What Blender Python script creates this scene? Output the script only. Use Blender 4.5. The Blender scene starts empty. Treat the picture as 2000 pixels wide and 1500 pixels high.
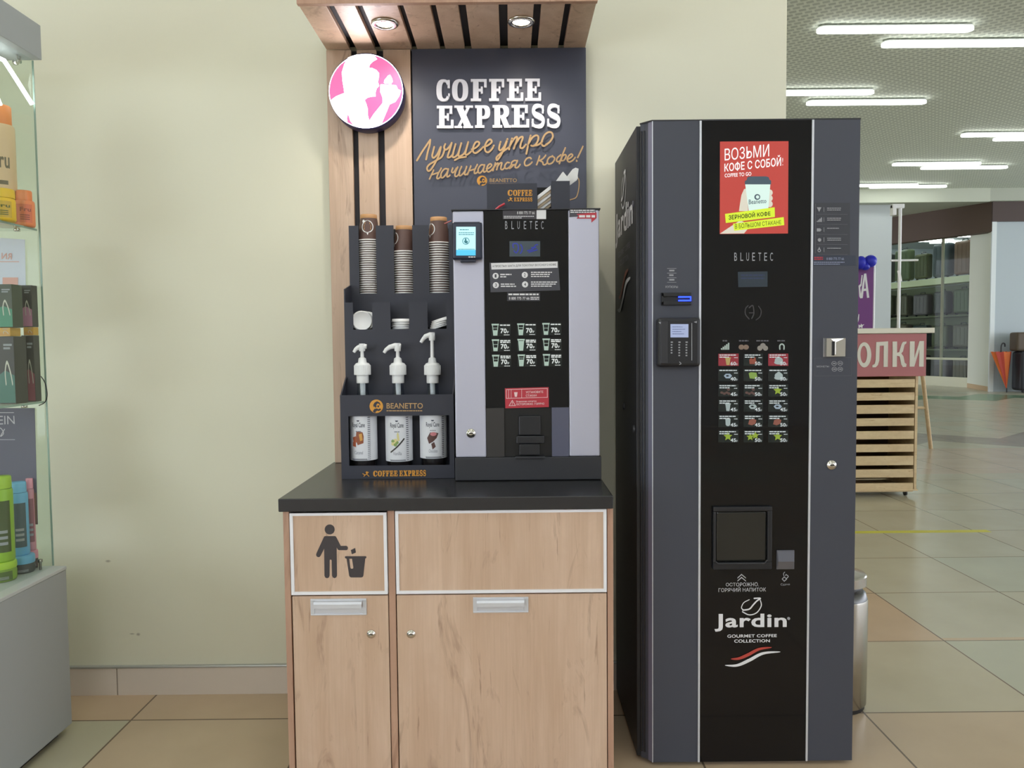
import bpy, bmesh, math, random
from mathutils import Vector, Matrix
from mathutils.geometry import tessellate_polygon
random.seed(7)
PI = math.pi
SC = bpy.context.scene
COL = SC.collection

# ------------------------------------------------------------------ camera
F_PX, PITCH, YAW, ROLL, EYE = 1506.48, .0515, .0008, -.0096, 1.2578
_r = Vector((math.cos(YAW), -math.sin(YAW), 0))
_f = Vector((math.sin(YAW) * math.cos(PITCH), math.cos(YAW) * math.cos(PITCH), -math.sin(PITCH)))
_u = _r.cross(_f)
CR = _r * math.cos(ROLL) + _u * math.sin(ROLL)
CU = -_r * math.sin(ROLL) + _u * math.cos(ROLL)
cam_data = bpy.data.cameras.new('camera')
cam_data.sensor_width = 36.0
cam_data.lens = F_PX / 2000 * 36.0
cam_data.clip_start = .05
cam_data.clip_end = 200
cam = bpy.data.objects.new('camera', cam_data)
COL.objects.link(cam)
mw = Matrix((CR, CU, -_f)).transposed().to_4x4()
mw.translation = Vector((0, 0, EYE))
cam.matrix_world = mw
SC.camera = cam

# ------------------------------------------------------------------ world and exposure
W = bpy.data.worlds.new('world')
SC.world = W
W.use_nodes = True
W.node_tree.nodes['Background'].inputs[0].default_value = (.85, .9, 1.0, 1)
W.node_tree.nodes['Background'].inputs[1].default_value = 3.0
SC.view_settings.view_transform = 'Standard'
SC.view_settings.look = 'None'
SC.view_settings.gamma = 1
SC.view_settings.use_curve_mapping = False
SC.view_settings.exposure = 0.76
SC.cycles.transparent_max_bounces = 32
LAMP = 2.9            # brightness of the long ceiling lights
SPOT = 5.0            # watts of each canopy downlight


# ------------------------------------------------------------------ picture measurements -> points on real planes
def ray(px, py):
    return _f * F_PX + CR * (px - 1000) - CU * (py - 750)


def U(px, py, Y):
    v = ray(px, py)
    return v * (Y / v.y) + Vector((0, 0, EYE))


def onX(px, py, X):
    v = ray(px, py)
    return v * (X / v.x) + Vector((0, 0, EYE))


def onZ(px, py, Z):
    v = ray(px, py)
    return v * ((Z - EYE) / v.z) + Vector((0, 0, EYE))


def PY(Y):      # a plane facing the camera; off = thickness towards the camera
    def m(px, py, off=0.0):
        p = U(px, py, Y)
        p.y -= off
        return p
    return m


def PX(X):      # a plane facing left
    def m(px, py, off=0.0):
        p = onX(px, py, X)
        p.x -= off
        return p
    return m


# ------------------------------------------------------------------ materials
def S(r, g, b):
    def c(x):
        x /= 255.0
        return x / 12.92 if x <= .04045 else ((x + .055) / 1.055) ** 2.4
    return (c(r), c(g), c(b), 1)


MATS = {}


def mat(name, col, rough=.5, metal=0.0, spec=.5, emit=0.0, ecol=None, alpha=1.0, trans=0.0, coat=0.0):
    if name in MATS:
        return MATS[name]
    m = bpy.data.materials.new(name)
    m.use_nodes = True
    b = m.node_tree.nodes['Principled BSDF']
    b.inputs['Base Color'].default_value = col
    b.inputs['Roughness'].default_value = rough
    b.inputs['Metallic'].default_value = metal
    b.inputs['Specular IOR Level'].default_value = spec
    b.inputs['Transmission Weight'].default_value = trans
    b.inputs['Coat Weight'].default_value = coat
    if emit:
        if emit < 1.2:          # screens and lit faces: mostly their own light
            emit *= .62
            b.inputs['Base Color'].default_value = (col[0] * .3, col[1] * .3, col[2] * .3, 1)
        b.inputs['Emission Color'].default_value = ecol or col
        b.inputs['Emission Strength'].default_value = emit
    MATS[name] = m
    return m


def nodes(name):
    m = bpy.data.materials.new(name)
    m.use_nodes = True
    MATS[name] = m
    nt = m.node_tree
    return m, nt, nt.nodes['Principled BSDF']


def N(nt, kind, **kw):
    n = nt.nodes.new(kind)
    for k, v in kw.items():
        if k.startswith('i_'):
            key = k[2:]
            key = int(key) if key.isdigit() else key
            n.inputs[key].default_value = v
        else:
            setattr(n, k, v)
    return n


def wood(name, c1, c2, c3, rough=.5, grain=(9, 9, .7)):
    m, nt, b = nodes(name)
    L = nt.links.new
    tc = N(nt, 'ShaderNodeTexCoord')
    mp = N(nt, 'ShaderNodeMapping')
    mp.inputs['Scale'].default_value = grain
    L(tc.outputs['Object'], mp.inputs['Vector'])
    n1 = N(nt, 'ShaderNodeTexNoise', i_Scale=1.6, i_Detail=6.0, i_Roughness=.6, i_Distortion=.6)
    L(mp.outputs[0], n1.inputs['Vector'])
    mp2 = N(nt, 'ShaderNodeMapping')
    mp2.inputs['Scale'].default_value = (grain[0] * 9, grain[1] * 9, grain[2] * 3)
    L(tc.outputs['Object'], mp2.inputs['Vector'])
    n2 = N(nt, 'ShaderNodeTexNoise', i_Scale=2.0, i_Detail=3.0)
    L(mp2.outputs[0], n2.inputs['Vector'])
    mp3 = N(nt, 'ShaderNodeMapping')
    mp3.inputs['Scale'].default_value = (grain[0] * .85, grain[1] * .85, grain[2] * 2.6)
    L(tc.outputs['Object'], mp3.inputs['Vector'])
    n3 = N(nt, 'ShaderNodeTexNoise', i_Scale=1.3, i_Detail=4.0, i_Roughness=.7, i_Distortion=1.5)
    L(mp3.outputs[0], n3.inputs['Vector'])
    r1 = N(nt, 'ShaderNodeValToRGB')
    r1.color_ramp.elements[0].position, r1.color_ramp.elements[0].color = .35, c1
    r1.color_ramp.elements[1].position, r1.color_ramp.elements[1].color = .65, c2
    L(n1.outputs[0], r1.inputs[0])
    mx = N(nt, 'ShaderNodeMix', data_type='RGBA', blend_type='MULTIPLY')
    mx.inputs[0].default_value = .16
    L(r1.outputs[0], mx.inputs[6])
    r2 = N(nt, 'ShaderNodeValToRGB')
    r2.color_ramp.elements[0].position, r2.color_ramp.elements[0].color = .3, (.55, .5, .45, 1)
    r2.color_ramp.elements[1].position, r2.color_ramp.elements[1].color = .6, (1, 1, 1, 1)
    L(n2.outputs[0], r2.inputs[0])
    L(r2.outputs[0], mx.inputs[7])
    # dark cracks, knots and smudges
    def thresh(fac, lo, hi, amt, col, prev):
        r = N(nt, 'ShaderNodeMapRange')
        r.inputs[1].default_value, r.inputs[2].default_value = lo, hi
        r.inputs[3].default_value, r.inputs[4].default_value = 0, amt
        L(fac, r.inputs[0])
        q = N(nt, 'ShaderNodeMix', data_type='RGBA')
        L(r.outputs[0], q.inputs[0])
        L(prev, q.inputs[6])
        q.inputs[7].default_value = col
        return q.outputs[2]
    prev = thresh(n3.outputs[0], .575, .72, .62, c3, mx.outputs[2])
    mp4 = N(nt, 'ShaderNodeMapping')
    mp4.inputs['Scale'].default_value = (grain[0] * 5, grain[1] * 5, grain[2] * 6)
    mp4.inputs['Location'].default_value = (3.1, .7, 1.9)
    L(tc.outputs['Object'], mp4.inputs['Vector'])
    n4 = N(nt, 'ShaderNodeTexNoise', i_Scale=1.0, i_Detail=5.0, i_Roughness=.55, i_Distortion=.8)
    L(mp4.outputs[0], n4.inputs['Vector'])
    prev = thresh(n4.outputs[0], .635, .71, .7, c3, prev)
    mp5 = N(nt, 'ShaderNodeMapping')
    mp5.inputs['Scale'].default_value = (grain[0] * .7, grain[1] * .7, grain[2] * 5)
    L(tc.outputs['Object'], mp5.inputs['Vector'])
    n5 = N(nt, 'ShaderNodeTexNoise', i_Scale=1.1, i_Detail=3.0, i_Roughness=.6, i_Distortion=2.5)
    L(mp5.outputs[0], n5.inputs['Vector'])
    mx2 = N(nt, 'ShaderNodeMix', data_type='RGBA')
    r5 = N(nt, 'ShaderNodeMapRange')
    r5.inputs[1].default_value, r5.inputs[2].default_value = .35, .62
    r5.inputs[3].default_value, r5.inputs[4].default_value = .35, 0
    L(n5.outputs[0], r5.inputs[0])
    L(r5.outputs[0], mx2.inputs[0])
    L(prev, mx2.inputs[6])
    mx2.inputs[7].default_value = c1
    L(mx2.outputs[2], b.inputs['Base Color'])
    b.inputs['Roughness'].default_value = rough
    return m


OAK = wood('oak_laminate', S(198, 168, 143), S(216, 189, 166), S(136, 106, 86), .36)
OAK_EDGE = wood('oak_edge', S(180, 142, 120), S(196, 160, 136), S(140, 104, 84), .5)
PINE = wood('pine', S(206, 180, 140), S(222, 200, 160), S(176, 142, 100), .6, (2, 8, 8))

BLACKGAP = mat('backing_black', S(40, 40, 46), .7)
BOARD = mat('board_black', S(68, 71, 86), .42)
ORG = mat('organiser_black', S(50, 52, 64), .5)
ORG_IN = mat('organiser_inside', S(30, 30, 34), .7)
TOPM = mat('worktop_black', S(46, 46, 49), .26)
SILVER = mat('silver_panel', S(192, 193, 210), .4, .25)
BLKGLASS = mat('black_glass', S(17, 17, 20), .06, 0, .36)
BLKPLAS = mat('black_plastic', S(30, 31, 36), .4)
DKPLAS = mat('dark_plastic', S(46, 47, 52), .45)
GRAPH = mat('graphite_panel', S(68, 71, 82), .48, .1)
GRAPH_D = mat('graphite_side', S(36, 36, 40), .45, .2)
ALU = mat('aluminium', S(214, 217, 224), .35, .4)
ALU_W = mat('aluminium_frame', S(236, 236, 240), .4, .0)
CHROME = mat('chrome', S(215, 212, 206), .14, 1.0)
STEEL = mat('brushed_steel', S(172, 168, 160), .25, .95)
WHITE = mat('white_print', S(225, 225, 228), .5)
WHITE3 = mat('white_letters', S(232, 232, 240), .45)
GREYP = mat('grey_print', S(158, 160, 166), .5)
DIMP = mat('dim_print', S(100, 100, 108), .5)
GOLD = mat('gold_print', S(184, 150, 104), .45)
ORANGE = mat('orange_print', S(222, 158, 62), .5)
RED = mat('red_print', S(186, 52, 66), .45)
DARKPRINT = mat('dark_print', S(64, 58, 60), .6)
PVC = mat('white_plastic', S(236, 238, 240), .35)
PAPER = mat('white_paper', S(238, 238, 238), .6)
BROWN = mat('brown_cup', S(98, 74, 68), .5)
KRAFT = mat('kraft_band', S(178, 134, 88), .6)
GREYCASE = mat('grey_cabinet', S(158, 163, 164), .5)
TRIMW = mat('trim_metal', S(190, 192, 190), .35, .6)


def glass(name, tint=(.93, .97, .95, 1), ior=1.45, rough=.02):
    m, nt, b = nodes(name)
    L = nt.links.new
    out = nt.nodes['Material Output']
    t = N(nt, 'ShaderNodeBsdfTransparent')
    t.inputs[0].default_value = tint
    g = N(nt, 'ShaderNodeBsdfGlossy')
    g.inputs['Roughness'].default_value = rough
    fr = N(nt, 'ShaderNodeFresnel', i_IOR=ior)
    mx = N(nt, 'ShaderNodeMixShader')
    geo = N(nt, 'ShaderNodeNewGeometry')
    fm = N(nt, 'ShaderNodeMath', operation='SUBTRACT')
    fm.inputs[0].default_value = 1.0
    L(geo.outputs['Backfacing'], fm.inputs[1])
    fk = N(nt, 'ShaderNodeMath', operation='MULTIPLY')
    L(fr.outputs[0], fk.inputs[0])
    L(fm.outputs[0], fk.inputs[1])
    L(fk.outputs[0], mx.inputs[0])
    L(t.outputs[0], mx.inputs[1])
    L(g.outputs[0], mx.inputs[2])
    L(mx.outputs[0], out.inputs[0])
    return m


GLASS = glass('clear_glass', (.95, .98, .96, 1))
SHOPGLASS = glass('shop_glass', (.88, .93, .89, 1), 1.22)
GEDGE = mat('glass_edge', S(150, 172, 160), .2, 0, .5)
BOTTLEGLASS = glass('bottle_glass', (.8, .84, .86, 1))


# ------------------------------------------------------------------ mesh building
class MB:
    def __init__(s):
        s.v = []
        s.f = []
        s.m = []
        s.sm = []
        s.k = 0

    def lift(s):
        s.k += 1
        return s.k * 2.5e-5

    def add(s, verts, faces, mi=0, smooth=False):
        o = len(s.v)
        s.v += [Vector(p) for p in verts]
        for f in faces:
            s.f.append([i + o for i in f])
            s.m.append(mi)
            s.sm.append(smooth)
        return s

    def box(s, x0, x1, y0, y1, z0, z1, mi=0, bev=0.0, seg=2):
        x0, x1 = sorted((x0, x1)); y0, y1 = sorted((y0, y1)); z0, z1 = sorted((z0, z1))
        vs = [(x0, y0, z0), (x1, y0, z0), (x1, y1, z0), (x0, y1, z0), (x0, y0, z1), (x1, y0, z1), (x1, y1, z1), (x0, y1, z1)]
        fs = [(0, 3, 2, 1), (4, 5, 6, 7), (0, 1, 5, 4), (1, 2, 6, 5), (2, 3, 7, 6), (3, 0, 4, 7)]
        if not bev:
            return s.add(vs, fs, mi)
        bm = bmesh.new()
        bv = [bm.verts.new(v) for v in vs]
        for f in fs:
            bm.faces.new([bv[i] for i in f])
        bmesh.ops.bevel(bm, geom=bm.edges[:], offset=bev, segments=seg, affect='EDGES', profile=.5)
        bm.verts.index_update()
        s.add([v.co.copy() for v in bm.verts], [[v.index for v in f.verts] for f in bm.faces], mi, False)
        bm.free()
        return s

    def prism(s, loops, a, b, mi=0, fn=None):
        """loops: list of 2-D loops (first outer, others holes); fn(x, y, t) -> point; a, b the two values of t."""
        fn = fn or (lambda x, y, t: Vector((x, t, y)))
        tri = tessellate_polygon([[Vector((p[0], p[1], 0)) for p in l] for l in loops])
        flat = [p for l in loops for p in l]
        n = len(flat)
        vs = [fn(p[0], p[1], a) for p in flat] + [fn(p[0], p[1], b) for p in flat]
        fs = []
        for t in tri:
            fs.append((t[0] + n, t[1] + n, t[2] + n))
            if a != b:
                fs.append((t[2], t[1], t[0]))
        if a != b:
            o = 0
            for l in loops:
                k = len(l)
                for i in range(k):
                    j = (i + 1) % k
                    fs.append((o + i, o + j, o + j + n, o + i + n))
                o += k
        return s.add(vs, fs, mi)

    def pp(s, m, loops, t=.0006, base=0.0, mi=0):
        """polygon given in picture coordinates, laid on the plane m with thickness t."""
        if not isinstance(loops[0][0], (tuple, list)):
            loops = [loops]
        return s.prism(loops, base, base + t + s.lift(), mi, lambda x, y, o: m(x, y, o))

    def cp(s, m, loop, t=.0006, mi=0, step=1.0):
        """polygon laid on a curved map as a fine grid of cells."""
        x0, x1 = min(p[0] for p in loop), max(p[0] for p in loop)
        y0, y1 = min(p[1] for p in loop), max(p[1] for p in loop)
        t += s.lift()
        ny = max(1, int((y1 - y0) / step))
        for j in range(ny):
            ya, yb = y0 + (y1 - y0) * j / ny, y0 + (y1 - y0) * (j + 1) / ny
            yc = (ya + yb) / 2
            xs = []
            for i in range(len(loop)):
                (ax, ay), (bx_, by_) = loop[i], loop[(i + 1) % len(loop)]
                if (ay > yc) != (by_ > yc):
                    xs.append(ax + (bx_ - ax) * (yc - ay) / (by_ - ay))
            xs.sort()
            for a, b in zip(xs[::2], xs[1::2]):
                nx = max(1, int((b - a) / 2.0))
                for i in range(nx):
                    p, q = a + (b - a) * i / nx, a + (b - a) * (i + 1) / nx
                    s.add([m(p, ya, t), m(q, ya, t), m(q, yb, t), m(p, yb, t)], [(0, 1, 2, 3)], mi)
        return s

    def pr(s, m, x0, y0, x1, y1, t=.0006, base=0.0, mi=0):
        return s.pp(m, [(x0, y0), (x1, y0), (x1, y1), (x0, y1)], t, base, mi)

    def ribbon(s, m, pts, w, t=.0006, base=0.0, mi=0, smooth=True, taper=False):
        p = spline(pts) if smooth and len(pts) > 2 else [Vector((a[0], a[1])) for a in pts]
        n = len(p)
        L, R = [], []
        for i in range(n):
            d = p[min(i + 1, n - 1)] - p[max(i - 1, 0)]
            if d.length < 1e-9:
                d = Vector((1, 0))
            d.normalize()
            k = w / 2
            if taper:
                k *= .12 + .88 * math.sin(PI * i / (n - 1)) ** .7
            q = Vector((-d.y, d.x)) * k
            L.append(p[i] + q)
            R.append(p[i] - q)
        vs, fs = [], []
        t += s.lift()
        for i in range(n):
            for q in (L[i], R[i]):
                vs.append(m(q.x, q.y, base + t + i * 2e-6))
        for i in range(n - 1):
            fs.append((2 * i, 2 * i + 1, 2 * i + 3, 2 * i + 2))
        s.add(vs, fs, mi)
        for e in (p[0], p[-1]):
            if not taper:
                c = [(e.x + w / 2 * math.cos(a * PI / 5), e.y + w / 2 * math.sin(a * PI / 5)) for a in range(10)]
                s.add([m(x, y, base + t + s.lift() * .3) for x, y in c], [list(range(10))], mi)
        return s

    def lathe(s, prof, c=(0, 0, 0), seg=32, mi=0, axis='Z', smooth=True, caps=True):
        """prof: list of (radius, height)."""
        vs, fs = [], []
        c = Vector(c)
        n = len(prof)
        for i in range(seg):
            a = 2 * PI * i / seg
            for (r, h) in prof:
                x, y = r * math.cos(a), r * math.sin(a)
                p = {'Z': Vector((x, y, h)), 'Y': Vector((x, h, y)), 'X': Vector((h, x, y))}[axis]
                vs.append(c + p)
        for i in range(seg):
            j = (i + 1) % seg
            for k in range(n - 1):
                fs.append((i * n + k, j * n + k, j * n + k + 1, i * n + k + 1))
        s.add(vs, fs, mi, smooth)
        if caps:
            for k in (0, n - 1):
                if prof[k][0] > 1e-6:
                    s.add([vs[i * n + k] for i in range(seg)], [list(range(seg))], mi)
        return s

    def tube(s, pts, r, seg=10, mi=0, smooth_path=False):
        p = spline3(pts) if smooth_path else [Vector(q) for q in pts]
        n = len(p)
        vs, fs = [], []
        prev = None
        for i in range(n):
            d = (p[min(i + 1, n - 1)] - p[max(i - 1, 0)]).normalized()
            if prev is None:
                a = Vector((0, 0, 1)) if abs(d.z) < .9 else Vector((1, 0, 0))
                u = d.cross(a).normalized()
            else:
                u = (prev - d * prev.dot(d)).normalized()
            prev = u
            w = d.cross(u)
            rr = r[i] if isinstance(r, (list, tuple)) else r
            for k in range(seg):
                a = 2 * PI * k / seg
                vs.append(p[i] + (u * math.cos(a) + w * math.sin(a)) * rr)
        for i in range(n - 1):
            for k in range(seg):
                l = (k + 1) % seg
                fs.append((i * seg + k, i * seg + l, (i + 1) * seg + l, (i + 1) * seg + k))
        s.add(vs, fs, mi, True)
        s.add(vs[:seg], [list(range(seg))], mi)
        s.add(vs[-seg:], [list(range(seg))], mi)
        return s

    def text(s, m, body, quad, t=.0006, base=0.0, mi=0, bold=0.0):
        """quad in picture coordinates: top-left, top-right, bottom-right, bottom-left (tight box of the glyphs)."""
        vs, fs, ed = glyphs(body, bold)
        tl, tr, br, bl = [Vector(q) for q in quad]

        def P(u, v, o):
            a = bl.lerp(br, u)
            b = tl.lerp(tr, u)
            q = a.lerp(b, v)
            return m(q.x, q.y, o)
        n = len(vs)
        if t <= .0011:
            s.add([P(u, v, base + t + w) for u, v, w in vs], fs, mi)
        else:
            s.add([P(u, v, base + t + w) for u, v, w in vs] + [P(u, v, base) for u, v, w in vs],
                  list(fs) + [(a, b, b + n, a + n) for a, b in ed], mi)
        return s

    def tr(s, m, body, x0, y0, x1, y1, **k):
        return s.text(m, body, ((x0, y0), (x1, y0), (x1, y1), (x0, y1)), **k)

    def build(s, name, mats, parent=None, loc=None, smooth=False):
        """ONE mesh object; its origin is the parent's base, or loc for a thing of one mesh."""
        if not isinstance(mats, (list, tuple)):
            mats = [mats]
        o0 = Vector(loc) if loc else (WORLD[parent.name] if parent else Vector())
        me = bpy.data.meshes.new(name)
        me.from_pydata([v - o0 for v in s.v], [], s.f)
        for m in mats:
            me.materials.append(m)
        for i, p in enumerate(me.polygons):
            p.material_index = s.m[i]
            p.use_smooth = s.sm[i] or smooth
        bm = bmesh.new()
        bm.from_mesh(me)
        bmesh.ops.recalc_face_normals(bm, faces=bm.faces)
        bm.to_mesh(me)
        bm.free()
        me.update()
        o = bpy.data.objects.new(name, me)
        COL.objects.link(o)
        if parent:
            o.parent = parent
            WORLD[o.name] = WORLD[parent.name]
        else:
            o.location = o0
            WORLD[o.name] = o0
        return o


WORLD = {}


def spline(pts, k=7):
    P = [Vector((p[0], p[1])) for p in pts]
    out = []
    n = len(P)
    for i in range(n - 1):
        a, b, c, d = P[max(i - 1, 0)], P[i], P[i + 1], P[min(i + 2, n - 1)]
        for j in range(k):
            t = j / k
            out.append(.5 * (2 * b + (c - a) * t + (2 * a - 5 * b + 4 * c - d) * t * t + (3 * b - a - 3 * c + d) * t ** 3))
    out.append(P[-1])
    return out


def spline3(pts, k=8):
    P = [Vector(p) for p in pts]
    out = []
    n = len(P)
    for i in range(n - 1):
        a, b, c, d = P[max(i - 1, 0)], P[i], P[i + 1], P[min(i + 2, n - 1)]
        for j in range(k):
            t = j / k
            out.append(.5 * (2 * b + (c - a) * t + (2 * a - 5 * b + 4 * c - d) * t * t + (3 * b - a - 3 * c + d) * t ** 3))
    out.append(P[-1])
    return out


_G = {}


def glyphs(body, bold=0.0):
    key = (body, bold)
    if key in _G:
        return _G[key]
    cu = bpy.data.curves.new('t', 'FONT')
    cu.body = body
    cu.resolution_u = 3
    cu.offset = bold
    cu.fill_mode = 'NONE'
    cu.space_character = 1 + bold * 2
    ob = bpy.data.objects.new('t', cu)
    COL.objects.link(ob)
    bpy.context.view_layer.update()
    dg = bpy.context.evaluated_depsgraph_get()
    me = bpy.data.meshes.new_from_object(ob.evaluated_get(dg))
    nb = {}
    for e in me.edges:
        a, b = e.vertices
        nb.setdefault(a, []).append(b)
        nb.setdefault(b, []).append(a)
    P = [(v.co.x, v.co.y) for v in me.vertices]
    loops, i = [], 0
    while i < len(P):
        j = i
        while j + 1 < len(P) and (j + 1) in nb.get(j, ()):
            j += 1
        if j - i > 1:
            lp = [P[q] for q in range(i, j + 1)]
            lp = [p for q, p in enumerate(lp) if (Vector(p) - Vector(lp[q - 1])).length > 1e-5]
            if len(lp) > 2:
                loops.append(lp)
        i = j + 1
    bpy.data.objects.remove(ob)
    bpy.data.curves.remove(cu)
    bpy.data.meshes.remove(me)

    def area(l):
        return sum(l[i][0] * l[(i + 1) % len(l)][1] - l[(i + 1) % len(l)][0] * l[i][1] for i in range(len(l))) / 2

    def inside(p, l):
        r = False
        for i in range(len(l)):
            (x1, y1), (x2, y2) = l[i], l[(i + 1) % len(l)]
            if (y1 > p[1]) != (y2 > p[1]) and p[0] < (x2 - x1) * (p[1] - y1) / (y2 - y1) + x1:
                r = not r
        return r
    vs, fs, ed = [], [], []
    if loops:
        A_ = [area(l) for l in loops]
        sg = 1 if A_[max(range(len(A_)), key=lambda i: abs(A_[i]))] > 0 else -1
        if bold:
            for q, l in enumerate(loops):
                n = len(l)
                new = []
                for i in range(n):
                    a, b, c = Vector(l[i - 1]), Vector(l[i]), Vector(l[(i + 1) % n])
                    d1, d2 = (b - a).normalized(), (c - b).normalized()
                    n1, n2 = Vector((d1.y, -d1.x)), Vector((d2.y, -d2.x))
                    h = n1 + n2
                    k = min(2.0, 2.0 / max(h.length_squared, .3))
                    o_ = h * k * bold * .8 * sg
                    new.append((b.x + o_.x, b.y + o_.y))
                loops[q] = new
        outer = [i for i in range(len(loops)) if A_[i] * sg > 0]
        holes = {i: [] for i in outer}
        for i in range(len(loops)):
            if A_[i] * sg < 0:
                c = [o for o in outer if inside(loops[i][0], loops[o]) and abs(A_[o]) > abs(A_[i])]
                if c:
                    holes[min(c, key=lambda o: abs(A_[o]))].append(i)
                else:
                    holes[i] = []
        outer = list(holes)
        for k, o in enumerate(outer):
            ls = [loops[o]] + [loops[h] for h in holes[o]]
            tri = tessellate_polygon([[Vector((p[0], p[1], 0)) for p in l] for l in ls])
            b0 = len(vs)
            for l in ls:
                n0 = len(vs)
                vs += [(p[0], p[1], (k % 3) * 1.5e-5) for p in l]
                ed += [(n0 + i, n0 + (i + 1) % len(l)) for i in range(len(l))]
            fs += [tuple(i + b0 for i in t) for t in tri]
        x0, x1 = min(v[0] for v in vs), max(v[0] for v in vs)
        y0, y1 = min(v[1] for v in vs), max(v[1] for v in vs)
        vs = [((v[0] - x0) / max(x1 - x0, 1e-6), (v[1] - y0) / max(y1 - y0, 1e-6), v[2]) for v in vs]
    _G[key] = (vs, fs, ed)
    return _G[key]


def thing(name, label, cat, loc, group=None):
    o = bpy.data.objects.new(name, None)
    o.empty_display_size = .05
    COL.objects.link(o)
    o.location = Vector(loc)
    WORLD[o.name] = Vector(loc)
    o['label'] = label
    o['category'] = cat
    if group:
        o['group'] = group
    return o


def tag(o, label, cat, group=None, kind=None):
    o['label'] = label
    o['category'] = cat
    if group:
        o['group'] = group
    if kind:
        o['kind'] = kind
    return o


def struct(o):
    o['kind'] = 'structure'
    return o


def dup(root, loc, label=None, group=None, rot=None):
    r = root.copy()
    COL.objects.link(r)
    r.location = Vector(loc)
    if rot:
        r.rotation_euler = rot
    if label:
        r['label'] = label
    if group:
        r['group'] = group
    for ch in list(root.children):
        c = ch.copy()
        COL.objects.link(c)
        c.parent = r
        for g in list(ch.children):
            d = g.copy()
            COL.objects.link(d)
            d.parent = c
    return r


def lines(mb, m, x0, y0, x1, n, pitch, h, base=.0006, mi=0, frac=None):
    """rows of print too fine to read: thin dashes with word gaps."""
    for i in range(n):
        y = y0 + i * pitch
        xe = x0 + (x1 - x0) * (frac[i] if frac else 1)
        x = x0
        while x < xe - .5:
            w = random.uniform(3, 8) * max(.5, h / 2)
            mb.pr(m, x, y, min(x + w, xe), y + h, .0004, base, mi)
            x += w + h * .5
    return mb

# ================================================================== THE SETTING
CEIL = 4.85
WY = 2.75


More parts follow.
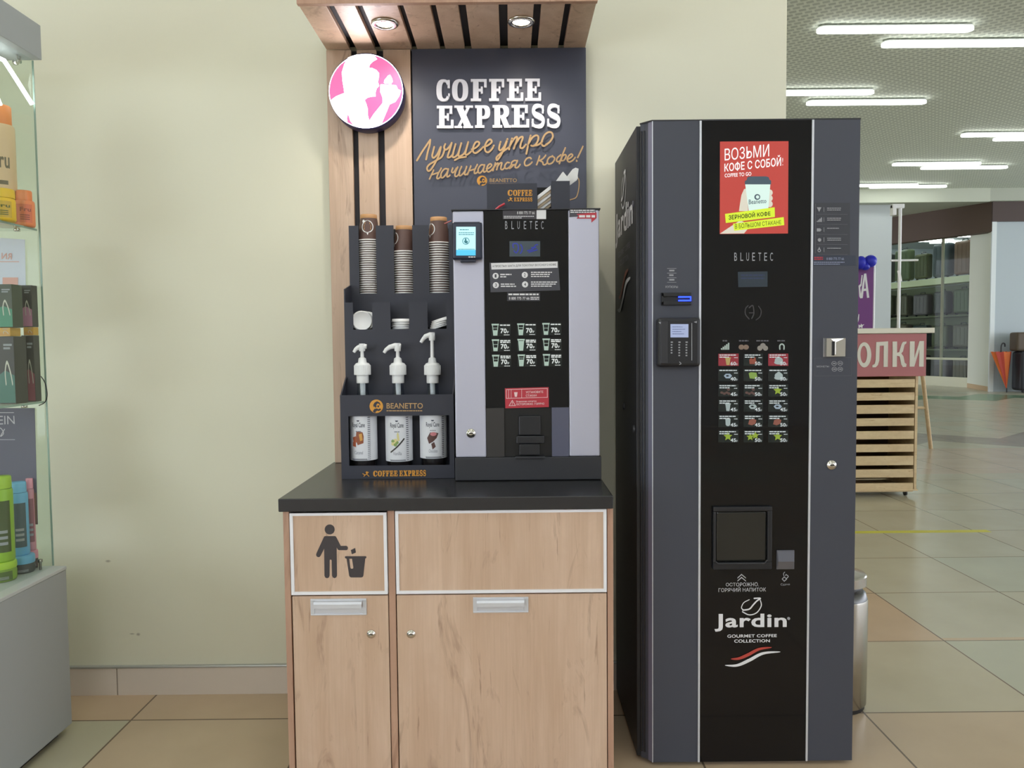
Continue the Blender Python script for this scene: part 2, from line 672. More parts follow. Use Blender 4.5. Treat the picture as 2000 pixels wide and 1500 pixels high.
def floor_material():
    m, nt, b = nodes('floor_tiles')
    L = nt.links.new
    geo = N(nt, 'ShaderNodeNewGeometry')
    sep = N(nt, 'ShaderNodeSeparateXYZ')
    L(geo.outputs['Position'], sep.inputs[0])

    def M(op, a, bb=None, c=None):
        n = N(nt, 'ShaderNodeMath', operation=op)
        for i, q in enumerate((a, bb, c)):
            if q is None:
                continue
            if isinstance(q, (int, float)):
                n.inputs[i].default_value = q
            else:
                L(q, n.inputs[i])
        return n.outputs[0]
    gx = M('DIVIDE', M('SUBTRACT', sep.outputs[0], 1.1824), .62)
    gy = M('DIVIDE', M('SUBTRACT', sep.outputs[1], 2.549), .62)
    ix, iy = M('FLOOR', gx), M('FLOOR', gy)
    fx, fy = M('FRACT', gx), M('FRACT', gy)
    ex = M('MINIMUM', fx, M('SUBTRACT', 1.0, fx))
    ey = M('MINIMUM', fy, M('SUBTRACT', 1.0, fy))
    grout = M('LESS_THAN', M('MINIMUM', ex, ey), .0052)
    cmb = N(nt, 'ShaderNodeCombineXYZ')
    L(ix, cmb.inputs[0])
    L(iy, cmb.inputs[1])
    wn = N(nt, 'ShaderNodeTexWhiteNoise', noise_dimensions='2D')
    L(cmb.outputs[0], wn.inputs['Vector'])
    rp = N(nt, 'ShaderNodeValToRGB')
    e = rp.color_ramp.elements
    e[0].position, e[0].color = 0, S(196, 170, 142)
    e[1].position, e[1].color = 1, S(186, 186, 166)
    for p, c in ((.45, S(200, 176, 148)), (.75, S(196, 178, 152)), (.9, S(190, 184, 160))):
        x = e.new(p)
        x.color = c
    L(wn.outputs[0], rp.inputs[0])
    one = M('MULTIPLY', M('COMPARE', ix, -5.0, .1), M('COMPARE', iy, -1.0, .1))
    mo = N(nt, 'ShaderNodeMix', data_type='RGBA')
    L(one, mo.inputs[0])
    L(rp.outputs[0], mo.inputs[6])
    mo.inputs[7].default_value = S(188, 184, 160)
    # hall tiles are greyer than those by the wall
    hall = M('MULTIPLY', M('GREATER_THAN', sep.outputs[0], 1.8024), M('GREATER_THAN', sep.outputs[1], 3.2))
    mh = N(nt, 'ShaderNodeMix', data_type='RGBA')
    L(M('MULTIPLY', hall, .7), mh.inputs[0])
    L(mo.outputs[2], mh.inputs[6])
    mh.inputs[7].default_value = S(184, 186, 168)

    def band(y0, y1, col, prev, amt=1.0):
        mk = M('MULTIPLY', M('GREATER_THAN', sep.outputs[1], y0), M('LESS_THAN', sep.outputs[1], y1))
        n = N(nt, 'ShaderNodeMix', data_type='RGBA')
        L(M('MULTIPLY', mk, amt), n.inputs[0])
        L(prev, n.inputs[6])
        n.inputs[7].default_value = col
        return n.outputs[2]
    zig = M('MULTIPLY', M('PINGPONG', M('ADD', sep.outputs[0], .3), .93), .9)
    c = mh.outputs[2]
    c = band(7.2, 8.9, S(196, 176, 158), c, .75)
    yz = M('ADD', sep.outputs[1], zig)
    mk = M('MULTIPLY', M('GREATER_THAN', yz, 9.6), M('LESS_THAN', yz, 10.6))
    n = N(nt, 'ShaderNodeMix', data_type='RGBA')
    L(mk, n.inputs[0])
    L(c, n.inputs[6])
    n.inputs[7].default_value = S(150, 140, 128)
    c = n.outputs[2]
    mk = M('MULTIPLY', M('GREATER_THAN', yz, 16.6), M('LESS_THAN', yz, 17.9))
    n = N(nt, 'ShaderNodeMix', data_type='RGBA')
    L(mk, n.inputs[0])
    L(c, n.inputs[6])
    n.inputs[7].default_value = S(110, 142, 112)
    c = n.outputs[2]
    ns = N(nt, 'ShaderNodeTexNoise', i_Scale=3.0, i_Detail=5.0)
    L(geo.outputs['Position'], ns.inputs['Vector'])
    mn = N(nt, 'ShaderNodeMix', data_type='RGBA', blend_type='MULTIPLY')
    mn.inputs[0].default_value = .35
    r2 = N(nt, 'ShaderNodeValToRGB')
    r2.color_ramp.elements[0].position, r2.color_ramp.elements[0].color = .3, (.72, .7, .66, 1)
    r2.color_ramp.elements[1].position, r2.color_ramp.elements[1].color = .7, (1, 1, 1, 1)
    L(ns.outputs[0], r2.inputs[0])
    L(c, mn.inputs[6])
    L(r2.outputs[0], mn.inputs[7])
    mg = N(nt, 'ShaderNodeMix', data_type='RGBA')
    L(grout, mg.inputs[0])
    L(mn.outputs[2], mg.inputs[6])
    mg.inputs[7].default_value = S(112, 98, 82)
    L(mg.outputs[2], b.inputs['Base Color'])
    b.inputs['Roughness'].default_value = .24
    b.inputs['Specular IOR Level'].default_value = .4
    return m


def wall_material(name, col, scuffs=()):
    m, nt, b = nodes(name)
    L = nt.links.new
    geo = N(nt, 'ShaderNodeNewGeometry')
    ns = N(nt, 'ShaderNodeTexNoise', i_Scale=60.0, i_Detail=4.0)
    L(geo.outputs['Position'], ns.inputs['Vector'])
    bp = N(nt, 'ShaderNodeBump', i_Strength=.06, i_Distance=.004)
    L(ns.outputs[0], bp.inputs['Height'])
    L(bp.outputs[0], b.inputs['Normal'])
    base = N(nt, 'ShaderNodeRGB')
    base.outputs[0].default_value = col
    prev = base.outputs[0]
    for (p, sx, sz) in scuffs:
        mp = N(nt, 'ShaderNodeVectorMath', operation='SUBTRACT')
        mp.inputs[1].default_value = p
        L(geo.outputs['Position'], mp.inputs[0])
        sc = N(nt, 'ShaderNodeVectorMath', operation='MULTIPLY')
        sc.inputs[1].default_value = (1 / sx, 0, 1 / sz)
        L(mp.outputs[0], sc.inputs[0])
        ln = N(nt, 'ShaderNodeVectorMath', operation='LENGTH')
        L(sc.outputs[0], ln.inputs[0])
        mr = N(nt, 'ShaderNodeMapRange')
        mr.inputs[1].default_value, mr.inputs[2].default_value = .3, 1.0
        mr.inputs[3].default_value, mr.inputs[4].default_value = .6, 0
        L(ln.outputs['Value'], mr.inputs[0])
        mx = N(nt, 'ShaderNodeMix', data_type='RGBA')
        L(mr.outputs[0], mx.inputs[0])
        L(prev, mx.inputs[6])
        mx.inputs[7].default_value = S(120, 110, 96)
        prev = mx.outputs[2]
    L(prev, b.inputs['Base Color'])
    b.inputs['Roughness'].default_value = .55
    return m


def ceiling_material():
    m, nt, b = nodes('mesh_ceiling')
    L = nt.links.new
    geo = N(nt, 'ShaderNodeNewGeometry')
    mp = N(nt, 'ShaderNodeMapping')
    mp.inputs['Rotation'].default_value = (0, 0, .5)
    L(geo.outputs['Position'], mp.inputs['Vector'])
    br = N(nt, 'ShaderNodeTexBrick', offset=.5, i_Scale=1.0)
    br.inputs['Color1'].default_value = S(180, 185, 172)
    br.inputs['Color2'].default_value = S(188, 193, 180)
    br.inputs['Mortar'].default_value = S(218, 222, 208)
    br.inputs['Mortar Size'].default_value = .016
    br.inputs['Mortar Smooth'].default_value = .3
    br.inputs['Brick Width'].default_value = .10
    br.inputs['Row Height'].default_value = .085
    L(mp.outputs[0], br.inputs['Vector'])
    L(br.outputs[0], b.inputs['Base Color'])
    b.inputs['Roughness'].default_value = .7
    return m


FLOORM = floor_material()
WALLM = wall_material('cream_wall', S(226, 224, 203), [(U(211, 1096, WY)[:], .012, .006), (U(270, 1239, WY)[:], .009, .007), (U(258, 1238, WY)[:], .012, .003)])
CEILM = ceiling_material()
OFFW = wall_material('off_white_wall', S(214, 218, 206))

mb = MB().box(-6, 22, -7, 34, -.2, 0)
struct(mb.build('floor', FLOORM))
mb = MB().box(-6, 22, -7, 18.5, CEIL, CEIL + .2)
struct(mb.build('ceiling', CEILM))
WX = .9728
mb = MB().box(-5.2, WX, WY, 19, 0, CEIL)
struct(mb.build('wall_back', WALLM))
# left wall, out of view; wide opening added to bring in fill light
mb = MB().box(-5.2, -5.0, -7, WY, 0, .3).box(-5.2, -5.0, -7, WY, 2.3, CEIL).box(-5.2, -5.0, -7, -6.6, .3, 2.3).box(-5.2, -5.0, -.4, WY, .3, 2.3)
struct(mb.build('wall_left', WALLM))
# shopfront wall behind viewer; high openings added for front fill, pier blocks their reflection
mb = MB().box(-5.2, 15, -7.2, -7, 0, 3.5).box(-5.2, 15, -7.2, -7, 4.8, CEIL).box(1.6, 5.6, -7.2, -7, 3.5, 4.8)
struct(mb.build('wall_front', wall_material('far_shopfront_wall', S(206, 204, 198))))
SKM = wall_material('skirting_tile', S(222, 210, 198))
bb = .1053
mb = MB().box(-5, -3.2, WY - .012, WY, 0, bb - .006)
xs = [-5.0, -4.083, -3.47, -2.857, -2.244, -1.6316, U(232, 1325, WY).x, U(232, 1325, WY).x + .62, -.1, .52, WX]
mb = MB()
xs = sorted(set(round(x, 4) for x in xs))
for a, b_ in zip(xs[:-1], xs[1:]):
    mb.box(a + .002, b_ - .002, WY - .012, WY, 0, bb - .006)
struct(mb.build('baseboard_back', SKM))
mb = MB().box(-5, WX, WY - .016, WY, bb - .006, bb + .002, bev=.002)
struct(mb.build('trim_1', TRIMW))

# ------------------------------------------------------------------ long ceiling lights of the hall
LAMPM = mat('lamp_diffuser', (1, 1, 1, 1), .5, emit=LAMP, ecol=(.96, 1, .98, 1))
LAMPH = mat('lamp_housing', S(225, 228, 225), .4, .2)
LG = 'long linear ceiling lights of the hall'


def lamp_proto():
    L_, w, h = 1.78, .14, .03
    t = thing('ceiling_light', 'x', 'ceiling light', (0, 0, CEIL - .07), LG)

    def capsule(x0, x1, r):
        p = [(x1 - r + r * math.cos(a), r * math.sin(a)) for a in [-PI / 2 + PI * i / 10 for i in range(11)]]
        return p + [(x0 + r + r * math.cos(a), r * math.sin(a)) for a in [PI / 2 + PI * i / 10 for i in range(11)]]
    z = CEIL - .07
    a = MB().prism([capsule(-L_ / 2, L_ / 2, w / 2)], z, z + h, 0, lambda x, y, q: Vector((x, y, q)))
    a.build('diffuser', LAMPM, t)
    a = MB().prism([capsule(-L_ / 2 + .01, L_ / 2 - .01, w / 2 - .01)], z + h, z + h + .02, 0, lambda x, y, q: Vector((x, y, q)))
    a.build('housing', LAMPH, t)
    for s in (-1, 1):
        MB().tube([(s * .6, 0, z + h + .015), (s * .6, 0, CEIL)], .006, 6).build('hanger', LAMPH, t)
    return t


lp = lamp_proto()
LX = {}
vis = [
    (3.52 + .89, 8.98, 'long ceiling light nearest the camera, above the vending machine, whole in view'),
    (4.47 + .89, 9.42, 'long ceiling light nearest the camera on the right, cut by the frame edge'),
    (3.43 + .89, 11.2, 'long ceiling light of the second row, cut off by the cream wall edge'),
    (4.43 + .89, 11.67, 'long ceiling light of the second row, right of its pair and fully in view'),
    (7.83 + .89, 13.55, 'long ceiling light on the right frame edge, upper one of the middle pair'),
    (8.57 + .89, 13.84, 'lower long ceiling light of the middle pair at the right frame edge'),
    (7.71 + .89, 15.72, 'long ceiling light of the fourth row, upper left one of its pair'),
    (8.47 + .89, 16.07, 'long ceiling light of the fourth row, lower right one of its pair'),
    (7.55 + .89, 17.81, 'farthest long ceiling light, touching the vending machine edge in view'),
    (8.30 + .89, 17.99, 'long ceiling light of the farthest row, right one of its overlapping pair'),
]
for i, (x, y, lb) in enumerate(vis):
    if i == 0:
        lp.location = (x, y, CEIL - .07)
        lp['label'] = lb
    else:
        dup(lp, (x, y, CEIL - .07), lb)
for ix, cx in enumerate((-3.9, 0.2, 4.4, 8.6)):
    for iy, cy in enumerate((-4.4, -2.2, 0.0, 2.2 if cx > 3 else 1.3)):
        for k in range(2):
            dup(lp, (cx + .95 * k - .4, cy + .45 * k, CEIL - .07),
                'long ceiling light out of view above the aisle in front of the kiosk')

# ================================================================== KIOSK CABINET
CY, CZ = 2.0842, .8426
FY = 2.098                       # plane of the door fronts
XL, XR = -.632, .2765
cab = thing('storage_cabinet', 'light oak cabinet under the black worktop with a bin picture on its upper left panel', 'cabinet', (-.18, 2.4, 0))
zt = CZ - .036
XD0, XD1 = -.3445, -.326          # the upright between the two columns
mb = MB().box(XL, XL + .016, FY + .004, 2.74, 0, zt).build('side_panel', OAK_EDGE, cab)
mb = MB().box(XR - .016, XR, FY + .004, 2.74, 0, zt).build('side_panel', OAK_EDGE, cab)
MB().box(XD0, XD1, FY + .004, 2.7, .0, zt - .001).build('divider_panel', OAK_EDGE, cab)
MB().box(XL + .017, XR - .017, 2.715, 2.735, .02, zt - .002).build('back_panel', OAK_EDGE, cab)
mb = MB().box(XL + .018, XD0 - .002, FY + .03, 2.71, .05, zt - .004).box(XD1 + .002, XR - .018, FY + .03, 2.71, .05, zt - .004)
mb.build('carcass', BLACKGAP, cab)
ZS = .568


def panel(name, x0, x1, z0, z1, frame):
    p = MB().box(x0, x1, FY, FY + .018, z0, z1, bev=.001).build(name, OAK, cab)
    if frame:
        w = .0075
        f = MB()
        f.box(x0 - .001, x0 + w, FY - .004, FY + .016, z0 - .001, z1)
        f.box(x1 - w, x1 + .001, FY - .004, FY + .016, z0 - .001, z1)
        f.box(x0 + w, x1 - w, FY - .004, FY + .016, z0 - .001, z0 + w)
        f.box(x0 + w, x1 - w, FY - .004, FY + .016, z1 - w, z1)
        f.build('frame', ALU_W, p)
    return p


pl = panel('flap_panel', -.611, -.3475, ZS + .006, zt - .006, True)
pr_ = panel('drawer_front', -.3215, .2565, ZS + .006, zt - .003, True)
dl = panel('door', -.611, -.3465, .05, ZS, False)
dr = panel('door', -.3225, .2575, .05, ZS, False)

m = PY(FY)


def cc(pts, s, ox, oy):
    return [(ox + x / s, oy + y / s) for x, y in pts]


def circ(cx, cy, r, n=28, ry=None):
    ry = ry or r
    return [(cx + r * math.cos(2 * PI * i / n), cy + ry * math.sin(2 * PI * i / n)) for i in range(n)]


pic = MB()
g = lambda p: cc(p, 10, 600, 1000)
pic.pp(m, g(circ(440, 340, 98)))
pic.pp(m, g([(330, 480), (350, 470), (545, 470), (565, 485), (655, 662), (765, 660), (788, 675), (797, 702), (788, 732), (768, 745), (622, 745), (602, 735),
             (576, 690), (583, 1240), (570, 1275), (535, 1292), (500, 1275), (485, 1240), (478, 945), (468, 930), (452, 928), (440, 940), (438, 1240), (425, 1278),
             (390, 1293), (352, 1278), (337, 1240), (332, 715), (262, 855), (240, 878), (212, 880), (185, 865), (174, 838), (180, 808)]))
pic.pp(m, [g([(735, 885), (740, 868), (755, 862), (1140, 862), (1155, 870), (1158, 888), (1148, 902), (1134, 908), (1098, 1240), (1088, 1265), (1060, 1277), (860, 1277), (832, 1265), (820, 1240), (770, 910), (750, 906)]),
           g([(820, 912), (875, 912), (902, 1080), (895, 1102), (872, 1110), (850, 1100), (842, 1080)])])
pic.pp(m, g([(852, 742), (935, 702), (952, 790), (872, 826)]))
pic.build('bin_pictogram', DARKPRINT, pl)


def handle(door, x0, x1, z0, z1):
    h = MB()
    y = FY
    h.box(x0, x1, y - .004, y + .001, z1 - .006, z1, bev=.001)
    h.box(x0, x1, y - .004, y + .001, z0, z0 + .004, bev=.001)
    h.box(x0, x0 + .011, y - .004, y + .001, z0 + .004, z1 - .006)
    h.box(x1 - .011, x1, y - .004, y + .001, z0 + .004, z1 - .006)
    # curved lip pulling out of the top
    pr = [(0, 0), (-.010, -.002), (-.013, -.008), (-.013, -.019), (-.010, -.019), (-.010, -.009), (-.007, -.004), (0, -.003)]
    h.prism([[(a, b_) for a, b_ in pr]], x0 + .011, x1 - .011, 0, lambda a, b_, t: Vector((t, y - .002 + a, z1 - .004 + b_)))
    h.box(x0 + .011, x1 - .011, y - .0012, y, z0 + .004, z0 + .022)
    o = h.build('handle', ALU, door)
    return o


def ux(px, py=1180): return U(px, py, FY).x
def uz(px, py): return U(px, py, FY).z


handle(dl, ux(607), ux(716), uz(660, 1201), uz(660, 1169))
handle(dr, ux(924), ux(1032), uz(978, 1196), uz(978, 1166))


def lock(parent, c, r=.0105, axis='Y', mats=(CHROME, BLKPLAS), ny=-1):
    k = MB()
    k.lathe([(r * 1.15, 0), (r * 1.15, ny * .002), (r, ny * .0035), (r * .8, ny * .004), (r * .75, ny * .0065), (r * .3, ny * .007), (0, ny * .007)], c, 24, 0, axis)
    c = Vector(c)
    k.box(c.x - r * .5, c.x + r * .5, c.y + ny * .0072, c.y + ny * .0064, c.z - r * .12, c.z + r * .12, 1)
    return k.build('lock', mats, parent)


lock(dl, U(725, 1238, FY))
lock(dr, U(803, 1238, FY))

# worktop
top = MB().box(-.6395, .2745, CY, WY - .002, CZ - .036, CZ, bev=.0025).build('worktop', TOPM, loc=(-.18, 2.4, CZ))
tag(top, 'black laminate worktop lying on the oak cabinet under the coffee machine', 'worktop')

# ================================================================== BACKBOARD WITH CANOPY
BY = 2.722
stand = thing('kiosk_backboard', 'tall oak slat and black backboard with slatted canopy and downlights behind the coffee machine', 'backboard', (-.18, BY, CZ))
KZ, KY = 2.2791, 2.3586
KX0, KX1 = -.629, .2685
MB().box(KX0 + .004, KX1 - .004, BY + .014, BY + .026, CZ, KZ).build('backing_panel', BLACKGAP, stand)
# wall slats (px edges measured near y=330)
sl = [(638, 686), (697, 735), (748, 801)]
for a, b_ in sl:
    x0, x1 = U(a + 4, 330, BY).x, U(b_ + 4, 330, BY).x
    MB().box(x0 if a != 638 else KX0, x1, BY, BY + .018, CZ + .001, KZ, bev=.0012).build('wall_slat', OAK, stand)
bx0 = U(808, 330, BY).x
MB().box(bx0, KX1, BY - .002, BY + .016, CZ + .001, KZ, bev=.001).build('black_panel', BOARD, stand)
# canopy slats: px edges on the back line y~101 of the underside
cs = [(638, 684), (697, 733), (745, 805), (815, 860), (870, 908), (921, 977), (992, 1037), (1050, 1090), (1101, 1143)]
for a, b_ in cs:
    x0, x1 = U(a, 100, BY).x, U(b_, 100, BY).x
    MB().box(x0, x1, KY + .012, BY - .001, KZ, KZ + .018, bev=.0012).build('canopy_slat', OAK, stand)
MB().box(KX0, KX1, KY + .013, BY + .03, KZ + .02, KZ + .03).build('canopy_board', BLACKGAP, stand)
MB().box(KX0, KX1, KY - .006, KY + .012, KZ - .003, KZ + .10, bev=.001).build('canopy_fascia', OAK_EDGE, stand)
SPOTM = mat('spot_lens', (1, 1, 1, 1), .5, emit=14, ecol=(1, .88, .72, 1))
for px, py in ((752, 45), (1018, 41)):
    c = onZ(px, py, KZ)
    s_ = MB().lathe([(.026, 0), (.042, 0), (.044, -.003), (.040, -.007), (.030, -.008), (.026, -.004), (.026, 0)], (c.x, c.y, KZ), 32, 0, 'Z', True, False).build('downlight', CHROME, stand)
    MB().lathe([(.0265, -.0035), (0, -.0045)], (c.x, c.y, KZ), 24, 0, 'Z', True, False).build('bulb', SPOTM, s_)
    ld = bpy.data.lights.new('downlight_beam', 'SPOT')
    ld.energy = SPOT
    ld.color = (1, .93, .84)
    ld.spot_size = 2.5
    ld.spot_blend = .8
    ld.shadow_soft_size = .025
    lo = bpy.data.objects.new('downlight_beam', ld)
    COL.objects.link(lo)
    lo.location = (c.x, c.y, KZ - .012)

# slab-serif letters, unit box
def arc(cx, cy, rx, ry, a0, a1, n=14, p=.8):
    o = []
    for i in range(n + 1):
        a = math.radians(a0 + (a1 - a0) * i / n)
        c, s = math.cos(a), math.sin(a)
        o.append((cx + rx * math.copysign(abs(c) ** p, c), cy + ry * math.copysign(abs(s) ** p, s)))
    return o


def R_(x0, x1, y0, y1): return [[(x0, y0), (x1, y0), (x1, y1), (x0, y1)]]


def serif_S():
    up = spline([(.9, .72), (.82, .9), (.55, .96), (.25, .9), (.16, .72), (.3, .58), (.55, .5), (.82, .4), (.9, .25), (.78, .09), (.5, .04), (.2, .09), (.08, .28)], 5)
    n = len(up)
    l, r = [], []
    for i in range(n):
        d = (up[min(i + 1, n - 1)] - up[max(i - 1, 0)]).normalized()
        q = i / (n - 1)
        w = .065 + .075 * math.exp(-((q - .5) / .2) ** 2) + .03 * math.exp(-((q - .25) / .1) ** 2) + .03 * math.exp(-((q - .75) / .1) ** 2)
        nn = Vector((-d.y, d.x))
        l.append(up[i] + nn * w)
        r.append(up[i] - nn * w)
    return [[tuple(p) for p in l] + [tuple(p) for p in reversed(r)]]


SLAB = {
    'E': [R_(.14, .46, 0, 1), R_(0, .9, .88, 1), R_(.76, .92, .64, 1), R_(0, 1, 0, .12), R_(.84, 1, 0, .38), R_(.4, .66, .44, .56), R_(.6, .72, .34, .66)],
    'F': [R_(.14, .48, 0, 1), R_(0, .98, .88, 1), R_(.82, .98, .62, 1), R_(.4, .68, .44, .56), R_(.62, .74, .34, .66), R_(0, .64, 0, .12)],
    'C': [[arc(.5, .5, .5, .5, 35, 325, 26) + arc(.58, .5, .2, .38, 325, 35, 16)], R_(.8, .96, .6, .97), R_(.84, .96, .22, .36)],
    'O': [[arc(.5, .5, .5, .5, 0, 350, 30), arc(.5, .5, .17, .38, 350, 0, 22)]],
    'X': [[[(.06, 1), (.42, 1), (.96, 0), (.58, 0)]], [[(.72, 1), (.88, 1), (.28, 0), (.12, 0)]], R_(0, .5, .9, 1), R_(.6, 1, .9, 1), R_(0, .42, 0, .1), R_(.48, 1, 0, .1)],
    'P': [R_(.12, .46, 0, 1), R_(0, .62, 0, .12), [[(0, 1), (.6, 1)] + arc(.62, .7, .38, .3, 90, -90, 16) + [(.4, .4), (.4, .52)] + [(.5, .52)] + arc(.5, .7, .16, .18, -90, 90, 10) + [(.4, .88), (0, .88)]]],
    'R': [R_(.1, .42, 0, 1), R_(0, .54, 0, .12), [[(0, 1), (.55, 1)] + arc(.56, .72, .36, .28, 90, -90, 16) + [(.36, .44), (.36, .55)] + [(.48, .55)] + arc(.48, .72, .14, .165, -90, 90, 10) + [(.36, .885), (0, .885)]],
          [[(.42, .48), (.72, .5), (.98, .0), (.66, 0)]], R_(.66, 1.04, 0, .11)],
    'S': [serif_S(), R_(.8, .94, .62, .97), R_(.04, .18, .03, .38)],
}


def slab(mb, m, word, boxes, t, base=.0, mi=0):
    for ch, (x0, y0, x1, y1) in zip(word, boxes):
        for loops in SLAB[ch]:
            mb.pp(m, [[(x0 + (x1 - x0) * a, y1 - (y1 - y0) * b_) for a, b_ in l] for l in loops], t, base, mi)


bm_ = PY(BY - .002)
g3 = lambda x: 570 + x / 3.226
row1 = [(912, 1000), (1010, 1112), (1128, 1230), (1243, 1340), (1355, 1458), (1470, 1570)]
row2 = [(915, 1020), (1025, 1142), (1155, 1250), (1265, 1378), (1385, 1495), (1508, 1592), (1605, 1690)]
let = MB()
for i, (a, b_) in enumerate(row1):
    dy = -1.2 * i / 5
    slab(let, bm_, 'COFFEE'[i], [(g3(a), 156.5 + dy, g3(b_), 199.5 + dy)], .009)
for i, (a, b_) in enumerate(row2):
    dy = -2.0 * i / 6
    slab(let, bm_, 'EXPRESS'[i], [(g3(a), 208 + dy, g3(b_), 252 + dy)], .009)
let.build('raised_lettering', WHITE3, stand)

SCRIPT = [
    [(80, 465), (130, 380), (190, 290), (225, 240)], [(225, 240), (218, 300), (198, 370), (180, 455)],
    [(268, 318), (255, 370), (246, 415), (262, 437), (300, 400), (335, 325)], [(340, 318), (322, 400), (282, 485), (235, 560), (205, 580), (190, 550), (215, 510), (280, 470), (350, 425), (380, 350)],
    [(388, 288), (375, 325), (395, 350), (430, 320), (458, 275)], [(458, 275), (440, 340), (418, 405), (415, 432), (440, 430), (475, 395)],
    [(500, 290), (480, 360), (467, 420), (485, 432), (525, 395), (562, 280)], [(562, 280), (537, 370), (532, 415), (552, 420), (600, 380), (637, 268)],
    [(637, 268), (612, 360), (607, 400), (630, 402), (680, 360)], [(492, 465), (540, 440), (612, 430)],
    [(675, 348), (720, 330), (757, 290), (745, 265), (715, 275), (690, 330), (692, 375), (722, 387), (770, 352), (800, 322)],
    [(800, 325), (850, 305), (890, 270), (880, 242), (850, 252), (820, 305), (822, 362), (852, 380), (890, 350), (915, 308)],
    [(988, 268), (975, 312), (972, 350), (992, 357), (1030, 310), (1060, 240)], [(1062, 238), (1032, 330), (992, 410), (955, 462), (942, 455), (952, 425), (1020, 368), (1090, 318)],
    [(1112, 233), (1092, 300), (1080, 352)], [(1090, 310), (1130, 240), (1162, 214), (1166, 238), (1146, 300), (1130, 345)],
    [(1146, 300), (1190, 230), (1222, 214), (1226, 232), (1206, 290), (1202, 330), (1226, 336), (1262, 300)],
    [(1312, 203), (1290, 285), (1266, 402)], [(1290, 290), (1330, 225), (1372, 200), (1396, 217), (1386, 270), (1350, 312), (1318, 312)],
    [(1480, 300), (1520, 270), (1552, 215), (1540, 172), (1505, 166), (1465, 195), (1438, 250), (1432, 290), (1452, 316), (1492, 298)], [(1350, 312), (1395, 302), (1436, 270)],
    [(265, 578), (240, 630), (220, 675)], [(347, 558), (312, 620), (300, 662), (317, 668), (347, 640)], [(250, 627), (325, 600)],
    [(422, 568), (386, 564), (352, 600), (342, 645), (362, 660), (400, 620), (425, 568)], [(425, 568), (410, 630), (415, 652), (442, 635)],
    [(472, 558), (460, 592), (476, 605), (512, 560)], [(526, 548), (502, 600), (496, 640), (516, 645), (547, 612)],
    [(567, 543), (546, 590), (541, 632), (560, 636), (600, 595), (622, 543)], [(622, 543), (606, 590), (600, 625), (620, 626), (645, 600)],
    [(667, 538), (646, 590), (630, 632)], [(737, 523), (712, 570), (706, 612), (726, 612), (748, 590)], [(650, 587), (720, 567)],
    [(812, 528), (780, 525), (750, 560), (746, 600), (766, 612), (796, 580), (816, 528)], [(816, 528), (804, 580), (810, 602), (836, 590)],
    [(836, 572), (870, 555), (892, 530), (876, 514), (850, 535), (840, 575), (852, 600), (880, 590), (912, 555)],
    [(932, 508), (916, 555), (905, 592)], [(916, 555), (945, 515), (962, 510), (956, 545), (945, 582)], [(950, 552), (980, 510), (1002, 505), (994, 540), (992, 572), (1012, 576), (1036, 550)],
    [(1082, 507), (1062, 500), (1036, 530), (1036, 562), (1062, 565), (1098, 535)],
    [(1166, 485), (1136, 480), (1106, 505), (1116, 530), (1150, 520), (1170, 485)], [(1170, 485), (1150, 530), (1146, 555), (1170, 556), (1197, 528)], [(1126, 530), (1102, 555), (1084, 570)],
    [(1317, 467), (1306, 450), (1270, 460), (1246, 500), (1256, 536), (1290, 530), (1326, 503)],
    [(1407, 438), (1390, 490), (1374, 532)], [(1472, 430), (1440, 465), (1400, 487)], [(1410, 485), (1440, 500), (1447, 525), (1470, 526), (1492, 503)],
    [(1542, 440), (1512, 450), (1490, 490), (1506, 520), (1546, 505), (1570, 460), (1545, 438)],
    [(1682, 353), (1650, 430), (1618, 522)], [(1632, 428), (1602, 450), (1590, 485), (1610, 496), (1640, 470), (1652, 430)], [(1650, 440), (1680, 420), (1692, 440), (1670, 480), (1640, 487)],
    [(1700, 477), (1740, 455), (1762, 430), (1746, 415), (1716, 440), (1705, 480), (1726, 500), (1760, 485), (1787, 457)],
    [(1870, 340), (1842, 400), (1814, 458)], [(1802, 490), (1806, 498)],
]
g6 = lambda p: [(800 + x / 5.556, 230 + y / 5.556) for x, y in p]
sc_ = MB()
for st in SCRIPT:
    first = SCRIPT.index(st) < 21
    sc_.ribbon(bm_, g6(st), 3.5 if first else 2.9, .0012)
sc_.build('slogan_script', GOLD, stand)
# drawn cup in gold, partly behind the napkins
dc = MB().ribbon(bm_, g6([(1740, 660), (1800, 640), (1835, 670), (1838, 740), (1825, 820), (1800, 870), (1735, 892)]), 2.0, .0012)
dc.build('drawn_cup_line', GOLD, stand)


